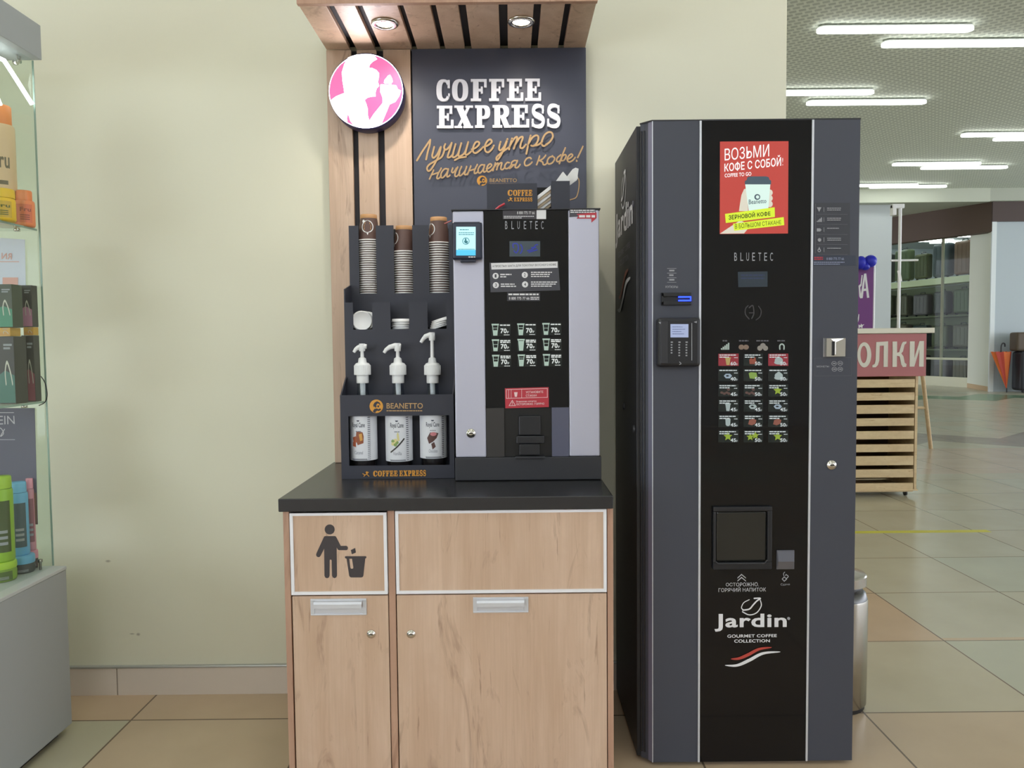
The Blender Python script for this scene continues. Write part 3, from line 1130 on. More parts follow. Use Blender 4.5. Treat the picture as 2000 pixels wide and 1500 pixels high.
def beanetto(parent, m, cx, cy, r, tx0, ty0, tx1, ty1, fine=True, slope=0.0):
    """round emblem of a head in profile with a cup, and the name beside it."""
    e = MB()
    e.pp(m, [circ(cx, cy, r, 28)], .001)
    hh = lambda p: [(cx + a * r, cy + b_ * r) for a, b_ in p]
    e.pp(m, hh([(-.25, -.55), (.1, -.75), (.5, -.55), (.62, -.2), (.55, -.1), (.45, -.35), (.2, -.45), (.0, -.2), (.05, .1), (-.12, .25), (-.2, .05), (-.38, .1), (-.45, -.2)]), .0006, .001, 1)
    e.pp(m, hh([(.15, -.1), (.45, -.15), (.4, .15), (.2, .15)]), .0006, .001, 1)
    e.pp(m, hh([(-.5, .75), (-.3, .4), (.1, .3), (.3, .45), (.55, .3), (.75, .45), (.4, .7), (.15, .62), (-.1, .8), (-.1, .97), (-.35, .9)]), .0006, .001, 1)
    e.build('round_emblem', [ORANGE, ORG], parent)
    t = MB()
    t.text(m, 'BEANETTO', ((tx0, ty0), (tx1, ty0 + slope), (tx1, ty1 + slope), (tx0, ty1)), bold=.02, t=.001)
    if fine:
        h = (ty1 - ty0)
        lines(t, m, tx0, ty1 + h * .3, tx1, 1, 1, max(1.2, h * .17))
    t.build('brand_lettering', GOLD, parent)


beanetto(stand, bm_, 941.5, 353, 10, 956.5, 348.5, 1009.5, 356)

# ================================================================== ROUND LIT SIGN
RY = BY - .055
sg = thing('round_sign', 'round lit pink sign with a white drinking figure on the oak slats', 'lit sign', (-.48, BY - .03, 2.1))
cS = U(715, 178, RY)
rS = 72.5 / F_PX * RY
MB().lathe([(0, 0), (rS * .985, 0), (rS, .003), (rS, .05), (rS * .99, .0535), (0, .0535)], (cS.x, RY + .0006, cS.z), 64, 0, 'Y').build('housing', mat('sign_housing', S(48, 44, 88), .4), sg)
PINKE = mat('sign_pink', S(235, 80, 150), .4, emit=.9, ecol=S(246, 118, 178))
WHITEE = mat('sign_white', (1, 1, 1, 1), .4, emit=5, ecol=(1, .95, 1, 1))
sm_ = PY(RY)
gs = lambda p: [(620 + x / 8.335, 90 + y / 8.335) for x, y in p]
MB().pp(sm_, gs(circ(790, 733, 600, 72)), .0008).build('lit_face', PINKE, sg)
fig = MB()
fig.pp(sm_, [gs(circ(790, 733, 603, 72)), gs(circ(790, 733, 594, 72))], .0012)
body = [(213, 890), (300, 822), (440, 765), (430, 690), (408, 560), (400, 430), (440, 290), (500, 190), (560, 165), (640, 143), (770, 130), (880, 142), (940, 175), (972, 215),
        (905, 252), (855, 300), (838, 360), (892, 360), (960, 392), (1002, 440), (998, 530), (985, 585), (1003, 650), (965, 690), (945, 755), (948, 822), (880, 825), (812, 842), (770, 880),
        (800, 955), (822, 1040), (818, 1120), (845, 1220), (920, 1105), (1062, 930), (1062, 845), (1022, 740), (1028, 625), (1110, 630), (1280, 640), (1312, 705), (1360, 725), (1335, 810), (1268, 910),
        (1175, 950), (1120, 1085), (1040, 1275), (960, 1310), (870, 1325), (780, 1330), (690, 1322), (590, 1290), (540, 1225), (497, 1095), (480, 1170), (484, 1235), (400, 1175), (310, 1080), (250, 985)]
fig.pp(sm_, gs(body), .0012)
fig.pp(sm_, gs([(1085, 600), (1090, 560), (1115, 530), (1150, 485), (1180, 470), (1200, 500), (1222, 545), (1225, 580), (1205, 605), (1205, 622), (1150, 615), (1110, 615)]), .0012)
fig.build('drinking_figure', WHITEE, sg)

# ================================================================== CUP ORGANISER ON THE WORKTOP
T1, T2, T3, TB = 2.385, 2.472, 2.566, 2.652      # planes of the three stepped fronts and the back
OX0, OX1 = -.5315, -.1795
org = thing('cup_organiser', 'black stepped cardboard organiser for cups, lids and syrup bottles beside the coffee machine', 'organiser', (-.355, 2.5, CZ))
th = .004


def oz(py, Y, px=780): return U(px, py, Y).z


z_low, z_open0, z_open1, z_band = CZ, oz(909, T1), oz(812, T1), oz(771, T1)
# lower front: band with the brand, opening, bottom strip
fr = MB().box(OX0, OX1, T1, T1 + th, CZ + .0005, z_open0).box(OX0, OX1, T1, T1 + th, z_open1, z_band)
fr.box(OX0, U(681, 860, T1).x, T1, T1 + th, z_open0, z_open1).box(U(878, 860, T1).x, OX1, T1, T1 + th, z_open0, z_open1)
lowf = fr.build('bottle_front', ORG, org)
z_mid = oz(643, T2)
z_midt = oz(590, T2)
# side walls, stepped outline in the Y-Z plane
z3b, z3t = oz(573, T3), oz(440, T3)
side = [(T1 + th, CZ + .0005), (TB, CZ + .0005), (TB, z3t), (T3, z3t), (T3, oz(556, T3)), (T2, oz(556, T3) - .02), (T2, z_midt), (T2 , oz(735, T2)), (T1 + th, z_band)]
for x in (OX0, OX1 - th):
    MB().prism([side], x, x + th, 0, lambda a, b_, t: Vector((t, a, b_))).build('side_panel', ORG, org)
MB().box(OX0 + th, OX1 - th, TB - th, TB, CZ + .001, z3t - .0).build('back_panel', ORG_IN, org)


def comb(Y, ztop, zcut, pxs, yy, name, z0):
    """front panel with three notches cut from its top edge."""
    xs = [U(p, yy, Y).x for p in pxs]
    xs[0], xs[-1] = OX0 + th, OX1 - th
    out = [(xs[0], z0), (xs[-1], z0), (xs[-1], ztop)]
    for i in (2, 1, 0):
        a, b_ = xs[2 * i + 1], xs[2 * i + 2]
        out += [(b_, ztop), (b_, zcut), (a, zcut), (a, ztop)]
    out += [(xs[0], ztop)]
    return MB().prism([out], Y, Y + th, 0).build(name, ORG, org)


comb(T2, z_midt, z_mid, [672, 689.5, 727, 762.5, 799, 835, 872, 884], 615, 'lid_front', CZ + .001)
comb(T3, z3t, z3b, [682, 701, 735, 769.5, 806, 838, 877, 890], 510, 'cup_front', oz(640, T3))
MB().box(OX0 + th, OX1 - th, T2 + th, TB - th, z_mid - .012, z_mid - .008).build('lid_shelf', ORG_IN, org)
MB().box(OX0 + th, OX1 - th, T3 + th, TB - th, z3b - .012, z3b - .008).build('cup_shelf', ORG_IN, org)
for p in (752, 817):
    x = U(p, 615, T2).x - .006
    MB().box(x, x + .003, T2 + th, T3, z_mid - .008, z_midt - .004).build('divider', ORG_IN, org)
    x = U(p, 510, T3).x
    MB().box(x, x + .003, T3 + th, TB - th, z3b - .008, z3t - .004).build('divider', ORG_IN, org)
om = PY(T1)
beanetto(org, om, 735, 793.5, 13.2, 755, 787, 826, 798)
k = MB().text(om, 'x', ((0, 0), (1, 0), (1, 1), (0, 1)))
k = MB()
ow = [731 + i * 0 for i in range(1)]
lx = [(729, 737), (738, 746), (747, 753), (754, 760.5), (761.5, 768.5), (769.5, 776.5), None, (780, 787), (788, 796), (797, 803.5), (804.5, 811.5), (812.5, 819), (820, 825.5), (826.5, 832)]
for ch, b_ in zip('COFFEE EXPRESS', lx):
    if b_:
        sl_ = (b_[0] - 729) * -.012
        slab(k, om, ch, [(b_[0], 919.5 + sl_, b_[1], 930.5 + sl_)], .001)
k.ribbon(om, [(709, 925), (714, 927), (720, 922)], 1.6).ribbon(om, [(711, 930), (716, 926), (721, 930)], 1.4).pp(om, circ(716.5, 922.5, 2.0, 10))
k.build('orange_lettering', ORANGE, org)

# ------------------------------------------------------------------ paper cups, upside down in three stacks
CR_, CB_, CH_ = .0375, .0275, .088


def cup_proto():
    t = thing('paper_cup', 'x', 'cup', (0, 0, 0), 'upside down paper cups in the organiser')
    MB().lathe([(CR_ - .0012, .001), (CB_ + .0008, CH_ - .013)], (0, 0, 0), 28, 0, 'Z', True, False).build('cup_body', BROWN, t)
    MB().lathe([(CB_ + .0008, CH_ - .013), (CB_ + .0002, CH_), (CB_ - .0016, CH_), (CB_ - .002, CH_ - .006), (0, CH_ - .006)], (0, 0, 0), 28, 0, 'Z', True, False).build('base_band', KRAFT, t)
    rp = [(CR_ + .0016 * math.cos(a), .0022 + .0022 * math.sin(a)) for a in [2 * PI * i / 8 for i in range(9)]]
    rm = MB().lathe([(CR_ - .0012, .001), (CR_ - .0009, .0045)], (0, 0, 0), 28, 0, 'Z', True, False)
    rm.lathe(rp, (0, 0, 0), 28, 0, 'Z', True, False).build('rim', PAPER, t)
    return t


cup0 = cup_proto()
YC = (T3 + th + TB - th) / 2
used = False
CUPTOP = []
names_ = ['leftmost', 'middle', 'rightmost']
for si, (pxc, ytop) in enumerate(((722, 472), (790, 494), (858, 477))):
    ztop_ = oz(ytop, YC, pxc)
    zb = z3b - .0075
    n = [26, 20, 23][si]
    pitch = (ztop_ - zb) / (n - 1)
    for i in range(n):
        p = U(pxc, 520, YC)
        loc = (p.x + random.uniform(-.0006, .0006), YC, zb + i * pitch)
        if i == n - 1:
            lb = ['brown paper cup with a round logo on top of the tall leftmost cup stack',
                  'brown paper cup on top of the shortest, middle cup stack',
                  'brown paper cup on top of the rightmost cup stack beside the silver machine'][si]
            gr = 'upside down paper cups in the organiser'
        else:
            lb = 'white-rimmed paper cup nested below the top of the %s cup stack' % names_[si]
            gr = 'nested cups of the %s stack' % names_[si]
        if not used:
            o = cup0
            o.location = loc
            o['label'], o['group'] = lb, gr
            used = True
        else:
            o = dup(cup0, loc, lb, gr)
        if i == n - 1:
            CUPTOP.append((o, loc))


def on_cup(loc, ang):
    """plane wrapped round the cup: px = mm along, py = mm up from the rim (upside down cup)."""
    def f(px, py, off=0.0):
        z = py / 1000.0
        r = CR_ - .0012 + (CB_ + .0008 - CR_ + .0012) * (z - .001) / (CH_ - .014) + .0003 + off
        a = ang + px / 1000.0 / .033
        return Vector((loc[0] + r * math.sin(a), loc[1] - r * math.cos(a), loc[2] + z))
    return f


for (o, loc), ang in zip(CUPTOP, (.02, -1.15, -.95)):
    WORLD[o.name] = Vector(loc)
    f = on_cup(loc, ang)
    e = MB()
    e.pp(f, [circ(0, 46, 21, 36), circ(0, 46, 18, 36)], .0002)
    e.pp(f, [(-3, 26), (4, 26.5), (1, 17), (-1, 21)], .0002)
    e.pp(f, circ(-15, 64, 5, 12), .0002)
    bb_ = MB()
    e.build('round_logo', PAPER, o)
    for j, w in enumerate((20, 26, 24)):
        y = 57 - j * 9
        bb_.pp(f, [(-w / 2, y - 3.6), (w / 2, y - 3.6), (w / 2, y + 3.6), (-w / 2, y + 3.6)], .0002)
    bb_.build('logo_print', KRAFT, o)

# ------------------------------------------------------------------ white lids
LR = .0335


def lid_proto():
    t = MB().lathe([(0, .0085), (LR * .80, .0085), (LR * .86, .0105), (LR * .93, .0105), (LR * .95, .004), (LR, .003), (LR, 0), (LR * .92, 0), (LR * .9, .006), (0, .0065)], (0, 0, 0), 32, 0, 'Z', True, False)
    return t.build('cup_cover', PVC, loc=(0, 0, 0))


lid0 = lid_proto()
lid0['category'] = 'lid'
LZ = z_mid - .0075
lids = []
cy = (T2 + th + T3) / 2
x1 = U(706, 622, 2.50).x
for k_, (dx, y, ry_, lb) in enumerate(((.001, T2 + .026, 1.44, 'white cup lid standing upright in front in the leftmost bin'), (.007, T2 + .044, 1.38, 'white cup lid standing upright behind the front one in the leftmost bin'), (.013, T2 + .062, 1.32, 'rearmost white cup lid leaning in the leftmost bin'))):
    lids.append(((x1 + dx, y, LZ + LR * math.sin(ry_) + .002), (ry_, 0, .35 - .1 * k_), lb, 'lids in the leftmost bin'))
x2 = U(783, 622, 2.50).x
for k_ in range(5):
    lids.append(((x2 + .001 * (k_ % 2), cy - .002, LZ + .001 + .0075 * k_), (0, 0, .3 * k_),
                 'white lid %s of the flat lid stack in the middle bin' % ['at the bottom', 'second from the bottom', 'in the centre', 'second from the top', 'at the top'][k_], 'lids in the middle bin'))
x3 = U(858, 630, 2.50).x
for k_ in range(4):
    lids.append(((x3 + .002 * k_, cy, LZ + .0125 + .0065 * k_), (0, -.30, .1), 'tilted white lid in the rightmost bin, %s of its stack' % ['lowest', 'second lowest', 'second highest', 'topmost'][k_], 'lids in the rightmost bin'))
for i, (loc, rot, lb, gr) in enumerate(lids):
    o = lid0 if i == 0 else lid0.copy()
    if i:
        COL.objects.link(o)
    o.location, o.rotation_euler = loc, rot
    o['label'], o['group'] = lb, gr

# ------------------------------------------------------------------ three syrup bottles with pumps
BRAD = .0425
SYR = mat('bottle_syrup', S(46, 40, 40), .2)
LABELM = mat('bottle_label', S(228, 230, 235), .55)
INK = mat('label_ink', S(60, 66, 84), .6)
INK_L = mat('label_ink_pale', S(140, 144, 156), .6)
ART = {n_: mat('art_' + n_, c) for n_, c in dict(caramel=S(176, 92, 58), jar=S(150, 84, 52), honey=S(216, 160, 80), leaf=S(142, 168, 96), flower=S(226, 216, 150), pod=S(58, 58, 56), choc=S(92, 62, 58), pink=S(206, 130, 136), cacao=S(120, 64, 60)).items()}


def bottle(pxc, ylab1, ang, flavour, label, pump):
    Yb = T1 + th + .004 + BRAD
    c = U(pxc, 880, Yb)
    t = thing('syrup_bottle', label, 'bottle', (c.x, Yb, CZ), 'pump syrup bottles in the organiser')
    zl0, zl1 = oz(ylab1, Yb - BRAD, pxc), oz(803, Yb - BRAD, pxc)

    def Z(py): return U(pxc, py, Yb).z
    zr = Z(733)
    MB().lathe([(0, CZ + .001), (BRAD - .006, CZ + .001), (BRAD - .002, CZ + .006), (BRAD - .002, zl1 + .004), (BRAD - .008, zl1 + .018), (.019, Z(771)), (.0165, Z(755)), (.0165, zr - .012)], (c.x, Yb, 0), 36).build('glass_body', BOTTLEGLASS, t)
    MB().lathe([(0, CZ + .003), (BRAD - .009, CZ + .003), (BRAD - .0048, CZ + .008), (BRAD - .0048, zl1 - .004), (0, zl1 - .004)], (c.x, Yb, 0), 30).build('syrup_fill', SYR, t)
    # label wrapped round the bottle

    def f(px, py, off=0.0):
        a = ang + px / 1000.0 / BRAD
        r = BRAD + off
        return Vector((c.x + r * math.sin(a), Yb - r * math.cos(a), zl0 + py / 1000.0))
    H = (zl1 - zl0) * 1000
    lb = MB()
    na = 40
    vs, fs = [], []
    for i in range(na + 1):
        a = -PI * .93 + 2 * PI * .93 * i / na
        vs += [f(a * BRAD * 1000, 0, .0002), f(a * BRAD * 1000, H, .0002)]
    for i in range(na):
        fs.append((2 * i, 2 * i + 2, 2 * i + 3, 2 * i + 1))
    lab = lb.add(vs, fs, 0, True).build('label', LABELM, t)
    e = MB()
    e.text(f, 'Royal Cane', ((-21, H * .77), (21, H * .77), (21, H * .645), (-21, H * .645)), bold=.015, t=.0006)
    e.pp(f, [(-5, H * .815), (5, H * .815), (3, H * .79), (-3, H * .79)], .0005)
    e.text(f, {'caramel': 'Caramel', 'vanilla': 'Vanilla', 'chocolate': 'Chocolate'}[flavour], ((-13, H * .20), (14, H * .20), (14, H * .13), (-13, H * .13)), t=.0006, mi=1)
    lines(e, f, -8, H * .585, 9, 1, 5, 2.6, .0004, 1)
    for i in range(16):
        x = -22 + i * 3.2
        e.pp(f, [(x, 1.5), (x + 1.6, 1.5), (x - .6, 6.5), (x - 2.2, 6.5)], .0005)
    for i in range(24):
        y = 3 + i * (H - 6) / 24
        for dx in (30, 34.5):
            e.pp(f, [(dx, y), (dx + 3.4, y + 1.4), (dx + 3.4, y + 3.0), (dx, y + 1.6)], .0005)
    e.build('label_print', [INK, INK_L], lab)
    a = MB()
    P = lambda pts, mi: a.cp(f, [(x, H * (y - .085)) for x, y in pts], .0006, mi)
    if flavour == 'caramel':
        P([(-6, .68), (14, .66), (17, .58), (16, .44), (-2, .40), (-8, .5)], 1)
        P([(2, .62), (12, .64), (14, .5), (6, .48)], 2)
        P([(-21, .55), (-8, .58), (-4, .46), (-16, .44)], 0)
        P([(-20, .46), (-8, .48), (-8, .36), (-21, .38)], 0)
        ms = [ART['caramel'], ART['jar'], ART['honey']]
    elif flavour == 'vanilla':
        a.ribbon(f, [(-20, H * .19), (-4, H * .27), (10, H * .36), (22, H * .45)], 4.5, .0009, 0, 2)
        for i in range(5):
            an = i * 2 * PI / 5
            a.cp(f, circ(-7 + 7 * math.cos(an), H * .38 + 7 * math.sin(an), 5.5, 12), .0006, i % 2)
        a.cp(f, circ(-7, H * .38, 3, 10), .0009, 1)
        P([(0, .62), (3, .68), (6, .62), (8, .5), (2, .5)], 1)
        ms = [ART['leaf'], ART['flower'], ART['pod']]
    else:
        P([(-18, .52), (-8, .64), (6, .64), (18, .62), (12, .52), (0, .44), (-12, .40)], 0)
        a.cp(f, circ(2, H * .52, 10, 16, 6), .0008, 1)
        P([(-5, .40), (4, .44), (9, .34), (-1, .28)], 0)
        ms = [ART['choc'], ART['pink'], ART['cacao']]
    a.build('flavour_picture', ms, lab)
    # pump: ring, ribbed cap, stem and head
    MB().lathe([(.0185, Z(748)), (.019, Z(747)), (.019, Z(733)), (.0178, Z(732))], (c.x, Yb, 0), 28).build('neck_ring', PVC, t)
    cap = MB()
    za, zb2, zc = Z(732), Z(713), Z(700)
    cap.lathe([(.0262, za), (.0265, za + .003), (.0248, zb2), (.020, zb2 + .006), (.0135, zb2 + .008), (.0115, zc), (.006, zc + .004)], (c.x, Yb, 0), 32)
    for i in range(28):
        q = 2 * PI * i / 28
        cap.box(c.x + .0254 * math.cos(q) - .0008, c.x + .0254 * math.cos(q) + .0008, Yb + .0254 * math.sin(q) - .0008, Yb + .0254 * math.sin(q) + .0008, za + .004, zb2 - .001)
    cap.build('pump_cap', PVC, t)
    hy0, hy1, hx0, hx1, tip = pump
    st = MB().lathe([(.0058, zc + .002), (.0052, Z(hy1 - 2))], (c.x, Yb, 0), 16)
    st.build('pump_stem', PVC, t)
    X = lambda px, py: U(px, py, Yb)
    hd = MB()
    a0, a1 = X(hx1, hy0 + 6), X(hx0, tip)
    hd.tube([a0, X((hx1 * 2 + hx0) / 3, hy0 + 5), X((hx1 + hx0 * 2) / 3, hy0 + 8), X(hx0 + 4, tip - 6), a1], [.0075, .0085, .0075, .006, .0048], 12, 0)
    hd.lathe([(.0095, Z(hy1)), (.0105, Z(hy1 - 5)), (.009, Z(hy0))], (c.x, Yb, 0), 18)
    hd.build('pump_head', PVC, t)
    # straw seen through the neck
    MB().tube([(c.x, Yb, CZ + .03), (c.x, Yb, zr)], .008, 12).build('dip_tube', PVC, t)
    return t


bottle(711, 900, -.22, 'caramel', 'syrup bottle with a caramel picture on its label, beside the organiser left wall', (671, 686, 691, 716, 688))
bottle(780, 902, -.02, 'vanilla', 'middle syrup bottle with a vanilla flower and pod on its label', (670, 686, 750, 783, 689))
bottle(847, 896, .05, 'chocolate', 'syrup bottle with chocolate pieces on its label and raised pump, beside the coffee machine', (649, 665, 822, 849, 669))

# ================================================================== TABLETOP COFFEE MACHINE
MY = 2.332
MX0, MX1, MZ = -.1712, .2673, 1.6619
mm = PY(MY)
cof = thing('coffee_machine', 'tabletop coffee machine with silver side panels and black glass front on the worktop', 'coffee machine', (.048, 2.5, CZ))
zb_ = U(1030, 892, MY).z
MB().box(MX0 + .004, MX1 - .002, MY + .012, 2.70, CZ + .012, MZ - .004, bev=.003).build('housing', BLKPLAS, cof)
MB().box(MX0 - .002, MX1 + .004, MY - .004, 2.70, CZ + .002, zb_ - .001, bev=.002).build('base', DKPLAS, cof)
MB().box(MX0 - .004, MX1 + .004, MY - .004, 2.70, MZ - .004, MZ, bev=.001).build('top_cover', BLKPLAS, cof)
xl1 = U(947, 650, MY).x
xr0 = U(1111, 650, MY).x
lp_ = MB().box(MX0, xl1, MY - .002, MY + .02, zb_, MZ - .005, bev=.004, seg=3).build('silver_panel', SILVER, cof)
rp_ = MB().box(xr0, MX1, MY - .002, MY + .02, zb_, MZ - .005, bev=.004, seg=3).build('silver_panel', SILVER, cof)
zn = U(1030, 796, MY).z
gp = MB().box(xl1 + .0008, xr0 - .0008, MY, MY + .012, zn, MZ - .005)
gl = gp.build('glass_front', BLKGLASS, cof)
# dispensing niche with two side cheeks
xa, xb = U(985, 845, MY).x, U(1078, 845, MY).x
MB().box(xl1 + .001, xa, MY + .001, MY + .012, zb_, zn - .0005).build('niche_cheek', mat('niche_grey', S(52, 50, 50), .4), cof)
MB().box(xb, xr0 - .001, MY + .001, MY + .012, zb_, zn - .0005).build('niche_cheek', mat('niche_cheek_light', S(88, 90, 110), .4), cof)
nz = MB()
nz.box(xa, xb, MY + .009, MY + .0115, zb_, zn)
nz.build('niche', mat('niche_black', S(14, 14, 17), .4), cof)
hx0, hx1 = U(1012, 840, MY).x, U(1058, 840, MY).x
hzs = [U(1030, y, MY).z for y in (812, 850, 866, 872, 888)]
hold = MB()
hold.box(hx0 + .002, hx1 - .003, MY - .006, MY + .009, hzs[1], hzs[0], bev=.003)
hold.box(hx0 - .006, hx1 + .008, MY - .012, MY + .009, hzs[2], hzs[1] - .001, bev=.003)
hold.box(hx0 + .003, hx1 - .006, MY - .010, MY + .009, hzs[4], hzs[2] - .001, bev=.002)
hold.build('cup_holder', BLKPLAS, cof)
MB().box(U(1006, 893, MY).x, U(1064, 893, MY).x, MY - .02, MY + .008, zb_ - .003, zb_ + .003, bev=.001).build('drip_tray', DKPLAS, cof)
lock(lp_, (U(920, 846, MY).x, MY - .002, U(920, 846, MY).z), .0125)
# payment terminal
ter = thing_mesh = MB().box(U(884.5, 470, MY).x, U(942, 470, MY).x, MY - .032, MY - .002, U(912, 509, MY).z, U(912, 436, MY).z, bev=.006, seg=3)
ter.box(U(900, 513, MY).x, U(930, 513, MY).x, MY - .026, MY - .002, U(912, 514, MY).z, U(912, 506, MY).z, bev=.003)
ter = ter.build('payment_terminal', mat('terminal_navy', S(30, 36, 56), .3), cof)
tm = PY(MY - .0325)
SCR = mat('terminal_screen', S(150, 225, 245), .3, emit=1.0, ecol=S(190, 240, 250))
SCRB = mat('terminal_screen_blue', S(80, 190, 235), .3, emit=.9, ecol=S(80, 195, 240))
TEAL = mat('terminal_print', S(60, 150, 160), .4, emit=.35, ecol=S(70, 160, 170))
so = MB().pr(tm, 891, 443, 929, 488).pr(tm, 891, 488, 929, 499, .0006, 0, 1)
so = so.build('screen', [SCR, SCRB], ter)
sp = MB()
lines(sp, tm, 898, 448, 916, 1, 3, 1.6, .001)
lines(sp, tm, 896, 454, 926, 2, 3.6, 1.3, .001)
sp.pp(tm, [circ(910, 471, 7, 20), circ(910, 471, 5.8, 20)], .001).pp(tm, [(908, 466), (911, 466), (911, 470), (914, 471), (913, 476), (908, 475), (906, 471), (908, 470)], .001)
lines(sp, tm, 895, 486, 927, 1, 3, 1.2, .001)
sp.build('screen_print', TEAL, so)
lines(MB(), tm, 915, 501, 929, 1, 3, 2, .0004).build('terminal_mark', WHITE, ter)
# display, stickers and print on the glass
LCD = mat('lcd_green_grey', S(84, 100, 112), .35, emit=.12, ecol=S(96, 118, 130))
LCDB = mat('lcd_blue', S(46, 60, 190), .4, emit=.35, ecol=S(50, 64, 200))
lc = MB().pr(mm, 995, 471, 1055, 501).build('display', LCD, gl)
dd = MB()
for b_ in ([(1003, 484), (1002, 477), (1009, 476), (1012, 480), (1012, 488), (1008, 494), (1004, 490)], [(1017, 478), (1020, 484), (1019, 491), (1016, 495)], [(1030, 490), (1040, 487), (1046, 479), (1050, 478)], [(1033, 493), (1042, 490), (1049, 488)], [(1038, 484), (1047, 484)]):
    dd.ribbon(mm, b_, 2.2, .001)
dd.build('display_print', LCDB, lc)
bt = MB()
for ch, x in zip('BLUETEC', (986.5, 999, 1010.5, 1023, 1034.5, 1045.5, 1057)):
    bt.tr(mm, ch, x, 432, x + 4.6, 447.5)
bt.build('brand_lettering', GREYP, gl)
STK = mat('sticker_grey', S(66, 66, 74), .45)
st = MB().pr(mm, 982, 409, 1067, 428).build('top_sticker', mat('sticker_dark', S(58, 54, 60), .45), gl)
q = MB().tr(mm, '8 800 775 77 66', 1010, 413, 1044, 418.5, base=.0007)
lines(q, mm, 984, 422, 1044, 2, 3.2, 1.3, .0007, 0, (1, .6))
q.pr(mm, 1048, 409, 1066.5, 428, .0004, .0007)
q.build('sticker_print', WHITE, st)
ins = MB().pp(mm, [(956, 513), (1090, 510), (1094, 567), (958, 571)]).build('instruction_sticker', STK, gl)
q = MB().pp(mm, [(959, 514), (1089, 511), (1089, 523), (960, 526.5)], .0005, .0007)
for (cx, cy_), nn in zip(((968, 539), (1025, 537), (968.5, 557), (1025.5, 555.5)), '1234'):
    q.pp(mm, circ(cx, cy_, 6, 20), .0005, .0007)
lines(q, mm, 977, 535, 999, 2, 4.5, 2.3, .0007, 0, (1, .6))
lines(q, mm, 1037, 531, 1078, 3, 4, 2, .0007, 0, (1, .9, .9))
lines(q, mm, 978, 554, 1008, 2, 4.2, 2.2, .0007, 0, (.9, 1))
lines(q, mm, 1037, 550, 1088, 3, 4, 2, .0007, 0, (1, .95, .8))
q.build('sticker_print', WHITE, ins)
q = MB()
q.text(mm, '4 ПРОСТЫХ ШАГА ДЛЯ ПОКУПКИ ВКУСНОГО КОФЕ', ((962, 518), (1086, 514.5), (1086, 519.5), (962, 523)), base=.0012, bold=.01, t=.0003)
for (cx, cy_), nn in zip(((968, 539), (1025, 537), (968.5, 557), (1025.5, 555.5)), '1234'):
    q.tr(mm, nn, cx - 1.8, cy_ - 3.2, cx + 1.8, cy_ + 3.2, base=.0012, bold=.02, t=.0003)
q.build('sticker_lettering', STK, ins)
ph = MB().pr(mm, 990.5, 571, 1055, 588).build('phone_sticker', mat('sticker_mid', S(50, 50, 56), .45), gl)
q = MB().tr(mm, '8 800 775 77 66', 994, 580, 1034, 585.5, base=.0007, bold=.015)
lines(q, mm, 993, 573.5, 1052, 1, 3, 3, .0007)
lines(q, mm, 1036, 580, 1053, 2, 3.4, 1.8, .0007)
q.build('sticker_print', WHITE, ph)
# ribbon sticker on the right silver panel
m2 = PY(MY - .002)
rb = MB().pp(m2, [(1112, 408), (1163, 407), (1164, 421), (1112, 424)], .0006).build('corner_sticker', STK, rp_)
q = MB().pp(m2, [(1126, 418), (1165, 415), (1165, 426), (1155, 435), (1155, 427), (1126, 427), (1130, 422)], .0006, .0007)
q.build('red_ribbon', RED, rb)
q = MB()
lines(q, m2, 1114, 410, 1162, 2, 3.6, 2.0, .0008)
lines(q, m2, 1131, 420.5, 1162, 1, 3, 4.5, .0014)
q.build('sticker_print', WHITE, rb)
# nine drink buttons
MINT = mat('menu_mint', S(178, 200, 186), .4, emit=.5, ecol=S(190, 215, 200))
MENUW = mat('menu_white', S(222, 226, 224), .4, emit=.7, ecol=S(222, 228, 224))
BTN = mat('menu_button', S(24, 30, 30), .25)
for r in range(3):
    for c_ in range(3):
        ox = 960 + (0, 50.0, 99)[c_] + r * .5
        oy = 632.5 + r * 30.3 - c_ * .8
        b_ = MB().pr(mm, ox - .5, oy - 1, ox + 37.5, oy + 24).build('drink_button', BTN, gl)
        q = MB()
        q.pp(mm, [[(ox + 1.2, oy + .5), (ox + 13.5, oy + .5), (ox + 11.3, oy + 23), (ox + 3.3, oy + 23)], [(ox + 2.6, oy + 2), (ox + 12.1, oy + 2), (ox + 10.2, oy + 21.5), (ox + 4.5, oy + 21.5)]], .0005, .0007)
        q.pp(mm, [(ox, oy), (ox + 14.5, oy), (ox + 14.2, oy + 3), (ox + .3, oy + 3)], .0005, .0007)
        lv = [12.5, 12, 16, 16, 4, 15, 13, 10, 15][r * 3 + c_]
        k_ = (23 - lv) / 23
        q.pp(mm, [(ox + 3.4 - 2.0 * k_, oy + lv), (ox + 11.3 + 2.0 * k_, oy + lv), (ox + 11.2, oy + 22.6), (ox + 3.4, oy + 22.6)], .0005, .0008)
        if lv < 20 and lv > 6:
            q.pr(mm, ox + 3, oy + lv / 2 + 1.5, ox + 11.8, oy + lv / 2 + 2.4, .0005, .0008)
        q.build('cup_picture', MINT, b_)
        q = MB().tr(mm, '70', ox + 17.5, oy + 9, ox + 29.5, oy + 18.5, base=.0007, bold=.035)
        q.tr(mm, '₽' if False else 'Р', ox + 30.5, oy + 14.2, ox + 33.5, oy + 18.3, base=.0007, bold=.02)
        lines(q, mm, ox + 16.5, oy + 1.5, ox + 36, 1 if r == 0 else 2, 3.2, 2.2, .0007, 0, (1, 1) if r else (1,))
        lines(q, mm, ox + 24, oy + 21, ox + 35, 1, 2, 1.2, .0007)
        q.build('price_print', MENUW, b_)
